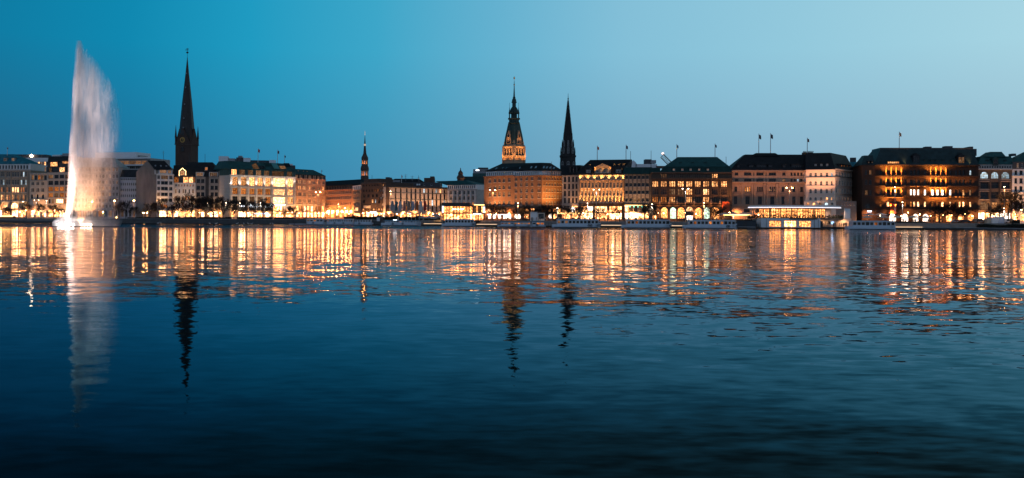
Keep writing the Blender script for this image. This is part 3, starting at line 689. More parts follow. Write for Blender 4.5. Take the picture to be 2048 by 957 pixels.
for p in (657, 665.5, 675, 684, 693, 702):
    m = b.mb(); x, z = b.f.SZ(p, 423.5, -.5); m.lathe([(.1, z - .5), (.38, z - .2), (.38, z + .3), (.1, z + .5)], 8, (x, -.55)); m.build('wall_lamp', LAMPO, b.root)
    b.lamp(p, 424, -1.6, 1700, (1, .34, .08), tilt=6, cone=110); 
fr = Frame(705, 612, 723, 590)
b.facade(380, [(y, y + 6, pairs((709.5, 716.5), 2, .8), 'c', 'd') for y in (382.5, 393, 405)] + [(415.5, 422, [(710, 716)], 'v', 'W'), (427, 434, [(707, 720)], 'S', 'S')], fr=fr, depth=12)
b.facade(371, [(373, 379.2, cols(706, 722, 4, 2), 'p', 'd')], fr=fr, base=380, depth=10, wall=WHITE, name='attic')
b = Building('brick_building', 'dark brick building with a few scattered lit windows and flat roof', 722, 588, 772, 572, DBRICK, 20)
b.facade(366, [(369.5, 373, cols(725, 769, 8, 2.4), 'v', 'ddddddqw'), (379, 384, cols(725, 769, 8, 2.4), 'v', 'ddddoodd'), (389, 395, [(727, 731), (735, 739), (744, 748), (752, 756), (764, 768.5)], 'v', 'ddddw'), (393.5, 398.5, [(759, 764)], 'v', 'q'), (399.5, 406.5, [(726, 730), (743, 746.5), (749.5, 752), (757, 760)], 'v', 'dwbd'), (408, 413, [(764, 768)], 'v', 'w'), (417.5, 421.5, cols(724, 771, 9, 3.2), 'v', 'woqowowwo'), (425, 434, cols(724, 771, 6, 6), 'S', 'STSTSS')], frame='k')
b.block(728, 758, 358, 366, 2, 12, DBRICK); b.band(365, 367, DKGREY); b.sign(728, 742, 411.5, 416.5, CREAM, -.1); b.sign(741, 754, 424.3, 426, SIGNW)
for p in (730, 745, 760): b.lamp(p, 431, -3, 1500, (1, .5, .2), tilt=20, cone=100)
b = Building('office_block', 'pale stone slab block with thirteen dark vertical window strips', 771, 572, 896, 600, PALES, 20)
sc = [773.5 + i * 8.6 for i in range(14)]
st = [(x + .6, x + 4) for x in (775, 789, 799.5, 811.5, 820.3, 829, 838.2, 846.5, 854.5, 863, 871, 879, 887)]
b.facade(376, [(y0, y1, st, 'h', g, 'k') for y0, y1, g in ((377.5, 386, 'bddddddbddbwd'), (387.6, 398.5, 'dddddddddddddd'), (399.8, 411.5, 'dddddddddbddb'), (412.6, 423, 'wwdoddddddddd'))] + [(428.5, 435, cols(773, 894, 18, 4.6), 'v', 'CSCCSCSCC')], frame='k', rec=.5, sill=False)
b.band(373.5, 376.5, DMETAL, out_=.8); b.band(386.3, 387.2, DMETAL, out_=.1); b.band(398.7, 399.6, DMETAL, out_=.1); b.band(411.7, 412.5, DMETAL, out_=.1); b.band(424, 427, PALES, out_=1.6)
for p in range(776, 896, 13): b.lamp(p, 424, -3.5, 800, (1, .55, .28), tilt=14, cone=80)
b = Building('roofscape_building', 'dark jumbled roofs with chimney stack and aerials behind the slab block', 765, 640, 880, 640, DKGREY, 20)
b.facade(365, [(368, 371, cols(770, 870, 7, 3), 'p', 'd')]); b.roof([(772, 850, 366, 0, 18), (790, 838, 358, 5, 12)], SLATE)
b.block(771, 779, 355, 366, 2, 7, DKGREY); b.block(780.5, 783, 356, 366, 2, 5, DBRICK); b.block(848, 868, 356, 367, 1, 10, DBRICK); b.block(860, 868, 353, 357, 2, 8, DBRICK); b.block(833, 840, 368, 371, -2, 0, WHITE2); b.block(784, 800, 361, 366, 0, 4, GMETAL)
for (px, y0) in ((811.5, 349), (824.5, 352), (838, 355)):
    m = b.mb(); x, z = b.f.SZ(px, y0, 2); m.tube((x, 2, b.f.Z(366)), (x, 2, z), .12)
    for k in range(3): m.box(x - 1.2 + k * .2, x + 1.2 - k * .2, 1.95, 2.05, z - .5 - k, z - .4 - k)
    m.build('aerial', GMETAL, b.root)
b = Building('office_building', 'grey-white pilastered building with green roof above the glass pavilion', 895, 598, 954, 585, pmat('greyish_stone', (.50, .44, .39), .85), 16)
nc = [(900, 904), (909, 913.5), (917.5, 922), (926.5, 931), (935, 939.5), (944, 948)]
b.facade(380, [(382.3, 389, nc, 'c', 'd'), (393, 400.5, nc, 'c', 'd'), (405, 411, nc, 'c', 'o'), (418, 434, cols(897, 952, 5, 8), 'S', 'SCSCS')]); b.facade(370, [(371.5, 377.5, cols(895, 951, 14, 2.2), 'p', 'd')], base=380, depth=13, wall=WHITE, name='attic')
b.roof([(893, 952, 370.3, -.3, 14), (869, 931, 361.5, 6, 9)], COPPER); b.band(379, 381); b.pilasters([897.5, 906.5, 915.5, 924.3, 933, 941.8, 951], 3, 381.5, 412, pmat('pilaster_pale', (.62, .58, .54)), out_=.5)
b = Building('town_hall_wing', 'lit arcaded facade with steep green roof and pinnacled dormers in the street gap', 940, 700, 985, 700, pmat('lit_sandstone', (.48, .34, .2), .85), 20)
b.facade(381, [(386.5, 393, [(955, 959), (963.5, 967.5)], 'a', 'd'), (404, 408, [(955, 957.5), (962, 965)], 'v', 'd'), (418, 432, cols(950, 970, 3, 4), 'a', 'S')])
b.roof([(926, 985, 381, 0, 16), (926, 980, 353.5, 7, 9)], COPPER2)
for p in (948, 956.5, 966): b.dormer(p - 2, p + 2, 373, 381, -.2, 4, pmat('lit_sandstone', (0, 0, 0)), 'o', 'p', COPPER2, True); b.lamp(p - 3.5, 382, -1.2, 900, (1, .55, .2), tilt=15, cone=60)
for p in (955, 964): b.lamp(p, 412, -3, 5000, (1, .55, .18), tilt=10, cone=90)
m = b.mb(); x, z = b.f.SZ(921, 361, 2); m.lathe([(2.3, z - 3), (2.3, z + 1), (2.8, z + 1.4), (2.2, z + 3), (1.6, z + 3.5), (1.7, z + 5), (.8, z + 6.4), (.3, z + 7), (.35, z + 7.8), (.05, z + 8.6)], 8, (x, 2)); m.build('turret', DBRICK, b.root)
b = Building('tower_block', 'distant green-edged flat top with pale columns peeping over the brick corner building', 945, 900, 980, 900, COPPER, 20)
b.facade(347, []); b.facade(339, [(340.5, 344, cols(957, 977, 8, 1.4), 'p', 'd')], base=347, s0=946, s1=977, wall=GMETAL, name='upper_storey', depth=12); b.block(956, 976, 335.5, 339, 1, 10, DKGREY); b.sign(951.5, 958, 340, 342, SIGNW, -.1)
# ---- large red-brown brick corner building
b = Building('corner_office', 'large orange-lit red brick corner building with white attic row and dark hipped roof', 968, 528, 1028, 512, RBRICK, 22)
f2 = Frame(1028, 512, 1084, 498); f3 = Frame(1084, 498, 1125, 506)
A1 = [(977, 982), (987.5, 992.5), (996.5, 1001), (1005.5, 1010), (1016, 1021)]
b.facade(352.5, [(357, 365.5, A1, 'c', 'd'), (372, 379.5, A1, 'c', 'd'), (385, 394, A1, 'c', 'd'), (402.5, 411.5, A1, 'c', 'd'),
                 (418.5, 424, [(973, 982), (995, 1009)], 'L', 'WW', 'k'), (428.5, 438, [(976, 982), (985, 991), (995, 1003), (1006, 1022)], 'S', 'BBBB', 'k')], top=True)
A2 = [(1029.5, 1034), (1040, 1044.5), (1051, 1055.5), (1062, 1066.5), (1075.5, 1081.5)]
b.facade(352, [(y, y + 7.6, A2, 'c', 'd') for y in (354, 365.5, 378, 390.2, 402.8)] + [(417.5, 423, [(1050, 1057), (1061, 1069)], 'L', 'SS', 'k'), (428.5, 438, [(1028.5, 1041), (1048, 1057), (1060, 1064), (1075, 1083)], 'S', 'BSBS', 'k')], fr=f2)
A3 = cols(1085, 1124, 7, 3)
b.facade(352, [(y, y + 7, A3, 'c', 'd') for y in (354, 365.5, 378, 390.2, 402.8)] + [(417.5, 424, cols(1086, 1124, 4, 5), 'S', 'SSSC', 'k'), (428.5, 438, [(1087, 1090), (1098, 1104), (1108, 1114)], 'S', 'SBS', 'k')], fr=f3)
aw = WHITE2
b.facade(342.5, [(345, 351, cols(973, 1027, 14, 1.9), 'p', 'd')], fr=Frame(972, 528, 1028, 512.5), base=352.5, depth=19, wall=aw, name='attic')
b.facade(342, [(344.5, 350.5, cols(1029, 1083, 14, 1.9), 'p', 'd')], fr=Frame(1028, 512.5, 1084, 498.5), base=352, depth=19, wall=aw, name='attic')
b.facade(342, [(344.5, 350.5, cols(1085, 1124, 9, 1.7), 'p', 'd')], fr=Frame(1084, 498.5, 1125, 506.5), base=352, depth=19, wall=aw, name='attic')
m = b.mb()
def at(px, py, D): v = b.Winv @ b.f.W @ b.f.W.inverted() @ P(px, py, D); return v
e_ = [at(970, 342.6, 527.5), at(1084, 341.6, 497.5), at(1126.5, 342.4, 506), at(1128, 345, 526), at(975, 345, 548)]
tp = [at(1004, 327.4, 535), at(1083, 325.8, 507), at(1101, 326.4, 511), at(1101, 327, 517), at(1006, 328, 540)]
m.loft([e_, tp]); m.build('roof', SLATE, b.root)
for px, py in ((993, 338), (1006, 337.5), (1014, 337), (1023, 337), (1041, 336), (1063, 335), (1072, 335), (1088, 335), (1094, 335.5), (1101, 336), (1108, 336.6)):
    D = lerp_tab([(968, 532), (1084, 501.5), (1125, 509)], px); m = b.mb(); q_ = [at(px - 2.6, py + 1.7, D - 1.2), at(px + .6, py + 1.7, D - 1.2), at(px + 2.4, py - 1.5, D + .6), at(px - .8, py - 1.5, D + .6)]
    m.loft([q_, [v + Vector((0, 0, .2)) for v in q_]]); m.build('skylight', pmat('skylight_pane', (.25, .42, .5), .1), b.root)
b.band(352, 353.6, RBRICK, out_=.6); b.band(351.6, 353.2, RBRICK, f2, .6); b.band(351.6, 353.2, RBRICK, f3, .6)
b.band(414.6, 416, DMETAL, out_=1.2); b.band(414.6, 416, DMETAL, f2, 1.2); b.band(415, 416.4, DMETAL, f3, 1.2)
for i in range(4): b.sign(976 + i * 13, 982 + i * 13, 428.8, 430.2, SIGNW, -.35)
m = b.mb(f2); x, z = f2.SZ(1078.5, 420, -1.2); m.lathe([(.1, -.2), (1.15, -.2), (1.15, .2), (.1, .2)], 14); o = m.build('round_sign', glow('round_lamp_sign', (1, .93, .85), 5), b.root); o.matrix_local = b.loc(f2) @ Matrix.Translation((x, -1.3, z)) @ Matrix.Rotation(math.pi / 2, 4, 'X')
for p, en in ((972, 4200), (985, 2200), (1000, 2000), (1014, 1500)): b.lamp(p, 432, -5, en, (1, .47, .18), tilt=10, cone=95)
for p in (1030, 1046, 1060): b.lamp(p, 430, -6, 1400, (1, .47, .18), tilt=8, cone=95, fr=f2)
for p in (1092, 1104, 1117): b.lamp(p, 430, -6, 3400, (1, .47, .14), tilt=6, cone=100, fr=f3)
# ---- narrow pale house
b = Building('narrow_house', 'narrow pale stone front with four dark window columns and black dormered roof', 1124, 492, 1158, 488, pmat('warm_grey_stone', (.40, .33, .27), .85), 16)
nh = [(1127.5, 1132), (1136, 1140), (1144, 1148), (1151, 1155)]
b.facade(351, [(353.8, 364, nh, 'v', 'd'), (368, 378.2, nh, 'v', 'd'), (382, 392.5, nh, 'v', 'd'), (396.3, 406.5, nh, 'v', 'd'), (412, 422, [(1128, 1139), (1143, 1155)], 'S', 'dS'), (427.5, 439, [(1127, 1140), (1144, 1156)], 'S', 'SS')], frame='k')
b.roof([(1122, 1160, 350.5, -.4, 16), (1122, 1160, 331, 5, 12)], SLATE)
for p in (1140.5, 1147, 1153): b.dormer(p - 2, p + 2, 334, 346.5, .6, 4, SLATE, 'd', 'v', SLATE, frame='k')
b.band(408, 409.4); b.lamp(1141, 428, -4, 900, (1, .5, .2), tilt=12)
# ---- golden uplit facade
GOLD = brickmat('gold_sandstone', (.36, .25, .16), (.32, .22, .14), (.24, .17, .12), 1.2, .4, var=.12)
b = Building('uplit_building', 'golden uplit facade with tall pilasters, lit pediment and three wide shop bays', 1158, 482, 1248, 476, GOLD, 20)
gp = cols(1160.5, 1246, 12, 3.9)
b.facade(350, [(352.5, 359.5, cols(1160.5, 1246, 12, 4), 'c', ('q', .3)), (365.5, 376.5, gp, '3', ('q', .12)), (381, 392.3, gp, '3', ('q', .15)), (396.3, 406, gp, '3', ('o', .35, 'q')),
               (413, 425, [(1161.5, 1185.5), (1189.5, 1214), (1219, 1243.5)], 'L', 'SWS', 'k'), (426, 438.5, [(1161.5, 1185.5), (1189.5, 1214), (1219, 1243.5)], 'L', 'TST', 'k')])
b.band(348, 350.5, SLATE, out_=1.0); b.band(360.5, 361.8, GOLD, out_=.45); b.band(406.8, 408.3, DBRICK, out_=.9); b.band(408.4, 412.2, DBRICK, out_=.25)
b.pilasters([1160.5 + 7.125 * i for i in range(13)], 1.3, 361.9, 406.7, GOLD, out_=.55)
b.pilasters([1159.5, 1187.5, 1216.5, 1246], 3.0, 413, 438.6, DBRICK, out_=.4, name='pier')
b.roof([(1153, 1250, 348.5, -.2, 20), (1164, 1251, 334, 3, 19), (1180, 1262, 320, 9, 12)], SLATE)
m = b.mb(); f = b.f; g_ = lambda px, py, y: (f.S(px, y), y, f.Z(py, None, y))
m.loft([[g_(1186.5, 335.5, -.3), g_(1223.5, 335.5, -.3), g_(1205, 327, -.3)], [g_(1186.5, 335.5, 8), g_(1223.5, 335.5, 8), g_(1205, 327, 8)]]); m.build('pediment', GOLD, b.root)
b.facade(335.5, [(338, 346, cols(1191, 1219, 4, 4.4), 'c', 'dqdq', 'w')], base=348, s0=1189, s1=1221, depth=8, wall=GOLD, name='gable_storey', rec=.2)
for q in ((1171, 1182), (1230.5, 1243.5)): b.dormer(*q, 339, 347, .3, 4, SLATE, 'd', '3', SLATE)
for p in (1179, 1228, 1238, 1247): b.dormer(p - 2.4, p + 2.4, 329.5, 334, 3.6, 3, SLATE, 'd', 'p', SLATE, frame='k')
for p, py, y in ((1165, 346, -.6), (1186, 346, -.8), (1224.5, 346, -.8), (1246, 345.5, -.6), (1179, 334.2, 2.3), (1228, 334, 2.3), (1238, 334, 2.3), (1247, 334, 2.3)): b.lamp(p, py, y, 420, (1, .5, .15), tilt=14, cone=80)
for p in (1193, 1205, 1217): b.lamp(p, 347.5, -1.1, 260, (1, .55, .2), tilt=6, cone=70)
for i in range(13):
    b.lamp(1160.5 + 7.125 * i, 405.8, -.95, 3000, (1, .50, .18), tilt=2.5, cone=38)
    if i % 2 == 0: b.lamp(1160.5 + 7.125 * i, 361, -.9, 800, (1, .6, .25), tilt=8, cone=80)
b.sign(1177, 1186, 414.5, 421, glow('sign_bright', (1, .95, .9), 5), -.15)
for p in (1170, 1201, 1231): b.lamp(p, 432, -6, 500, (1, .55, .25), tilt=15, cone=90)
# ---- white gable and flat roofs behind
b = Building('gabled_house', 'white blank gable and long white parapet wall rising behind green-roofed office', 1240, 520, 1316, 520, WHITE2, 18)
f = b.f; m = b.mb(); g_ = lambda px, py, y: (f.S(px, y), y, f.Z(py, None, y))
m.loft([[g_(1240, 350, 0), g_(1240, 338, 0), g_(1267, 321, 0), g_(1273, 327, 0), g_(1273, 350, 0)], [g_(1240, 350, 14), g_(1240, 338, 14), g_(1267, 321, 14), g_(1273, 327, 14), g_(1273, 350, 14)]]); m.build('gable', WHITE2, b.root)
b.facade(328.5, [], s0=1271, s1=1314); b.block(1290, 1303, 319, 329, 2, 8, DKGREY); b.block(1301, 1312, 320.5, 327, 1.5, 7, GMETAL); b.block(1312, 1330, 332, 336, 0, 8, pmat('brown_roof', (.12, .06, .04)))
# ---- grey modern grid
b = Building('office_building', 'dark grey modern office grid under a flat green roof, lit shop below', 1248, 474, 1303, 471, pmat('grid_stone', (.235, .20, .175), .8), 18)
mc = [(1250, 1256), (1258.2, 1264.5), (1266.5, 1273), (1275, 1281), (1283, 1289.5), (1291.3, 1298)]
b.facade(348.5, [(y, y + 7.4, mc, 'p', 'd', 'g') for y in (351.3, 366.3, 381.2)] + [(396.6, 404, mc, 'p', 'ddqqdd', 'g'), (412, 423.5, [(1250, 1257), (1259, 1266), (1268, 1275), (1277, 1284), (1286, 1292), (1293.5, 1299)], '3', 'Sqdqdd', 'k'), (426, 439, [(1250, 1257), (1259, 1277), (1278.5, 1288), (1290, 1298)], 'S', 'BTSS', 'k')], rec=.25, frame='g')
b.roof([(1246, 1305, 348.7, -1.1, 18), (1248, 1303, 335, 2, 16)], COPPER2); b.pilasters([1249, 1257.3, 1265.5, 1274, 1282, 1290.3, 1299.3], 1.1, 349, 408, pmat('grid_metal', (.07, .06, .055)), out_=.35, name='mullion')
b.sign(1250, 1298, 410.6, 411.8, SIGNO, -.3); b.sign(1262, 1283, 428.2, 430.6, SIGNW, -.4); b.band(408.4, 410.2, DMETAL, out_=.6)
for p in (1256, 1272, 1290): b.lamp(p, 431, -5, 700, (1, .55, .25), tilt=14, cone=90)
for p in range(1252, 1300, 8):
    m = b.mb(); x, z = b.f.SZ(p, 414, -.5); m.lathe([(.05, z - .35), (.22, z), (.05, z + .35)], 6, (x, -.5)); m.build('lantern', glow('green_lantern', (.25, 1.0, .7), 3), b.root)
# ---- department store with green mansard
b = Building('department_store', 'brown department store with green copper mansard and seven glowing arched shop windows', 1302, 468, 1464, 464, ALST, 24)
gcx = [1310.5, 1327.5, 1344.5, 1361.5, 1378.5, 1395.5, 1412.5, 1429.5, 1448]
dc = trip(gcx, 3.3, .8)
def g9(s): return ''.join(c * 3 for c in s)
b.facade(346, [(348.3, 356.2, trip(gcx[1:8], 3, 1.1), 'v', g9('qdddddw')), (363, 374, dc, 'c', g9('wwwwwwwww')), (378.3, 390, dc, 'c', g9('ddqqwdWdd')), (394.3, 405.5, dc, 'c', g9('oowdwdwdd')),
               (415, 438, [(1322.7, 1335.3), (1340.5, 1352.3), (1355.5, 1369.5), (1391, 1404), (1408.5, 1420), (1423.5, 1438.5)], 'G', 'CgCCgC', 'k')], frame='b', wall=ALST)
f = b.f
def insert(px0, px1, pyt, pyb, sty, gl, fm='k', y=-.28, name='window'):
    nx, ny, ar = STY[sty]; me, mw, mh = window_mesh(f.S(px1) - f.S(px0), f.Z(pyt) - f.Z(pyb), nx, ny, ar, gl, fm, .16, False)
    o = b.put(name, me, f, f.S(px0), y, f.Z(pyb)); o.scale = ((f.S(px1) - f.S(px0)) / mw, 1, (f.Z(pyt) - f.Z(pyb)) / mh); return o
insert(1372, 1386.5, 413.5, 423.5, 'a', 'W'); insert(1373, 1386, 431, 441, 'S', 'B', name='entrance_door'); b.sign(1371, 1388, 425, 429.5, DMETAL, -.1, name='canopy', thick=2.0)
insert(1305, 1313, 431, 440, 'v', 'S', name='entrance_door'); b.pilasters([1319.5, 1336.2 + 1.9, 1354, 1371 - .3, 1388.6, 1405.8, 1422, 1440.5, 1461], 1.9, 358.5, 411, ALST, out_=.6)
for p in (1319, 1338, 1354, 1371, 1389, 1406, 1422, 1440): b.lamp(p, 424, -2.2, 700, (1, .40, .12), tilt=8, cone=80)
b.band(345, 347.5, ALST, out_=.7); b.band(357, 359, ALST, out_=.8); b.band(406.5, 408, ALST, out_=.9, name='balcony'); b.band(411, 412.5, ALST, out_=.4)
for p in (1319.5, 1338, 1354, 1371, 1388.6, 1405.8, 1422, 1440):
    m = b.mb(); x = f.S(p); z = f.Z(408); m.lathe([(.45, z), (.5, z + 1), (.3, z + 1.3), (.25, z + 1.9), (.02, z + 2.2)], 6, (x, -.7)); m.build('statue', pmat('statue_stone', (.3, .22, .15)), b.root)
b.roof([(1318, 1464.5, 345.5, -.4, 24), (1327, 1460, 334, 2.5, 21)], COPPER2, name='mansard'); b.roof([(1327.5, 1459.5, 333.8, 2.2, 21.5), (1355, 1434, 314.5, 10, 14)], COPPER)
b.roof([(1300, 1321, 345.8, -.3, 18), (1304, 1320, 336, 3, 15)], COPPER2, name='lower_roof')
for p in (1347.5, 1364.5, 1381, 1398, 1415.5): b.dormer(p - 2.8, p + 2.8, 336.8, 343, .4, 3, COPPER2, 'q', 'v', COPPER2)
for p in (1360, 1384, 1410): b.dormer(p - 2.4, p + 2.4, 326, 328.5, 5, 2, COPPER, 'd', 'p', COPPER2, frame='k')
for i in range(3):
    m = b.mb(); x = f.S(1446.5 + i * 5); m.box(x - .5, x + .5, -1.3, -1.2, f.Z(424.5), f.Z(404)); m.tube((x - .55, -1.25, f.Z(427)), (x - .55, -1.25, f.Z(403)), .06); m.build('banner', BANO, b.root)
b.lamp(1452, 425, -4, 1500, (1, .45, .15), tilt=8, cone=60)
# beam of a crane jutting out behind the green roof
a = P(1338, 327, 520); cr_o = empty('construction_beam', a, 'slanted brown lattice beam with red lamp at its tip beside green mansard roof', 'crane jib')
m = MB(); tip = P(1324, 312, 520) - a; base = Vector((4.5, 0, -4.2))
for dy in (-.7, .7):
    for dz in (-.9, .9): m.tube(base + Vector((dz * .7, dy, dz)), tip + Vector((dz * .7, dy, dz)), .16, n=4)
for k in range(14):
    p = base.lerp(tip, k / 13); q = base.lerp(tip, min(1, (k + 1) / 13)); m.tube(p + Vector((-.6, -.7, -.9)), q + Vector((.6, -.7, .9)), .1, n=4); m.tube(p + Vector((.6, -.7, .9)), q + Vector((-.6, .7, -.9)), .1, n=4)
m.box(base.x - 1, base.x + 3, -1, 1, base.z - 18, base.z)
m.build('jib', pmat('brown_steel', (.22, .17, .13), .6), cr_o); m = MB(); m.lathe([(.1, -.5), (.6, -.2), (.6, .2), (.1, .5)], 8); m.build('warning_lamp', glow('peach_lamp', (1, .6, .5), 3), cr_o, tip + Vector((.4, 0, 1.2)))
# ---- neoclassic bank
b = Building('bank_building', 'brown neoclassical stone building with pilasters, pediments and long black mansard', 1463, 468, 1612, 466, NEO, 22)
w3 = lambda c: [(c - 6, c - 2.6), (c - 1.7, c + 1.7), (c + 2.6, c + 6)]
top = [(1469.5, 1476.5), (1488, 1502.5), (1506.5, 1508.5), (1512.5, 1527), (1531, 1533), (1537.5, 1552), (1564.5, 1571), (1581, 1585), (1587.5, 1591.5), (1594, 1598), (1600.5, 1604.5), (1606.5, 1610.5)]
b.facade(342, [(345.5, 351.2, top, '3', 'd', 'k'), (358, 363.5, top, '3', 'ddddddqddbdq', 'k'), (374, 383.8, [(1468.8, 1474.5)] + w3(1495.5) + w3(1520) + w3(1545) + [(1563.2, 1568.6), (1585, 1590.5), (1600.5, 1606)], 'h', 'dowoddddddddd', 'k'),
               (393.3, 409, [(1468, 1474.5), (1491, 1499.5), (1516, 1524), (1540.5, 1549), (1563, 1569.3), (1584.5, 1591), (1600, 1606.3)], 'c', 'd', 'k'), (419, 425, [(1488, 1500), (1512, 1524), (1540, 1550)], '3', 'd', 'k')], frame='k')
b.band(341, 343.5, NEO, out_=.9); b.band(364.2, 366.8, NEO, out_=1.1); b.band(383.8 + 1, 385.6, NEO, out_=.3); b.band(410, 412.5, NEO, out_=.9, name='balcony'); b.band(414, 415.5, NEO, out_=.4)
b.pilasters([1484.5, 1504.5, 1509.5, 1528.8, 1534, 1553.5], 2.6, 368, 409.6, NEO, out_=.7, name='column'); b.pilasters([1464.5, 1480, 1557.5, 1575, 1595.5, 1610], 1.4, 367, 409.6, NEO, out_=.3)
f = b.f
for c, hw in ((1471, 6), (1495, 7.5), (1520, 7.5), (1545, 7.5), (1566, 6.5)):
    m = b.mb(); a0, a1, zb, zt = f.S(c - hw), f.S(c + hw), f.Z(390.6), f.Z(387.2)
    m.loft([[(a0, -.75, zb), (a1, -.75, zb), ((a0 + a1) / 2, -.75, zt)], [(a0, -.004, zb), (a1, -.004, zb), ((a0 + a1) / 2, -.004, zt)]]); m.build('window_pediment', NEO, b.root)
for c in (1588, 1603): b.band(390.6, 391.8, NEO, p0=c - 6, p1=c + 6, out_=.6, name='window_hood')
b.roof([(1460, 1613, 342, -.5, 22), (1471, 1612, 327, 3, 20), (1490, 1613, 309.5, 8, 15)], SLATE, name='mansard'); b.roof([(1505, 1560, 312, 6.5, 17), (1512, 1550, 306.5, 9, 14)], SLATE)
for q in ((1474, 1479), (1497, 1507), (1512, 1533), (1536, 1545), (1565, 1571), (1582, 1612)): b.dormer(*q, 330, 339, 1.2, 3, SLATE, 'd', 'L', SLATE, frame='k')
m = b.mb(); x0, z0_ = f.SZ(1606, 309, 9); m.box(f.S(1606, 9), f.S(1626, 9), 9, 12, z0_, z0_ + .9); [m.box(f.S(1606 + i * 2.4, 9), f.S(1607.2 + i * 2.4, 9), 8.9, 9.3, z0_ + .9, z0_ + 1.5) for i in range(9)]; m.build('parapet', DBRICK, b.root)
for p in (1468, 1484, 1505, 1530, 1553, 1575, 1600): b.lamp(p, 424, -9, 680, (1, .45, .22), tilt=8, cone=95)
# ---- cream white corner block
b = Building('corner_block', 'cream white stuccoed corner block with arched windows and black dormered mansard', 1612, 462, 1670, 457, CREAM2, 20)
f2 = Frame(1670, 457, 1706, 474)
cf = [(1618.5, 1623.5), (1628.8, 1633.5), (1640, 1644.5), (1651.2, 1656), (1661.5, 1666.5)]
b.facade(341, [(346, 353.8, cf, 'c', 'ddddb'), (362.5, 371.3, cf, 'a', 'd'), (378, 387, cf, 'a', 'ddddq'), (394.8, 401, cf, 'a', 'ddqww')])
cs = cols(1671, 1705, 6, 2.3)
b.facade(341, [(346, 353.8, cs, 'h', 'd'), (362.5, 371.3, cs, 'h', 'd'), (378, 387, cs, 'h', ('q', .3)), (394.8, 401.5, cs, 'h', 'q')], fr=f2)
for fr_ in (b.f, f2): b.band(339.8, 342, CREAM2, fr_, .8); b.band(354.3, 355.2, DMETAL, fr_, .25); b.band(371.9, 372.7, CREAM2, fr_, .3); b.band(387.6, 388.6, CREAM2, fr_, .4)
m = b.mb(); iv = b.Winv
tq = lambda px, py, D: iv @ P(px, py, D)
m.loft([[tq(1611, 340.5, 461.5), tq(1671, 340.5, 456.4), tq(1709, 341.5, 474), tq(1705, 342, 490), tq(1615, 342, 485)], [tq(1611, 306.5, 467), tq(1661, 306, 463), tq(1692, 312, 478), tq(1690, 313, 483), tq(1612, 309, 476)]]); m.build('mansard', SLATE, b.root)
for p in (1631, 1642.5, 1654): b.dormer(p - 2.6, p + 2.6, 327.5, 337, .9, 4, SLATE, 'd', 'v', SLATE)
for p in (1677, 1682.5, 1688, 1694, 1700): b.dormer(p - 1.6, p + 1.6, 330, 338, .8, 3, SLATE, 'o' if p > 1680 else 'd', 'p', SLATE, fr=f2, frame='k')
b.facade(402.6, [(405.5, 411, [(1613, 1619), (1625, 1631), (1637.5, 1643.5), (1649.5, 1656.5), (1661.5, 1667)], 'a', 'wwqbd')], fr=Frame(1608, 455, 1672, 450), depth=8, wall=CREAM2, name='front_wing'); b.facade(402.6, [(407.5, 411.5, cols(1680, 1712, 5, 2.4), 'a', 'q')], fr=Frame(1672, 450, 1713, 456), depth=8, wall=pmat('pinkish_render', (.26, .20, .17), .85, var=.1), name='front_wing')
for p in (1618, 1632, 1646, 1660): b.lamp(p, 402, -6, 1000, (1, .52, .30), tilt=4, cone=105)
for p in (1675, 1690): b.lamp(p, 402, -6, 1300, (1, .5, .26), tilt=4, cone=100, fr=f2)
b.lamp(1640, 425, -12, 1000, (1, .6, .38), tilt=2, cone=100)
b = Building('stair_tower', 'dark narrow building with lamp-lit stair strip filling the gap beside the cream block', 1700, 492, 1732, 490, pmat('dark_wall', (.055, .04, .032)), 14)
b.facade(341, [(y, y + 3, [(1714.5, 1717)], 'p', 'q') for y in range(348, 432, 7)], frame='k'); b.roof([(1698, 1733, 341, 0, 14), (1700, 1722, 324.5, 3, 10)], TEAL); b.block(1700, 1712, 315.5, 324.5, 4, 8, DKGREY)
b.block(1722, 1726.5, 368, 434, -3, 0, CREAM2, name='chimney_pier'); b.lamp(1724, 436, -6, 700, (1, .6, .4), tilt=10)
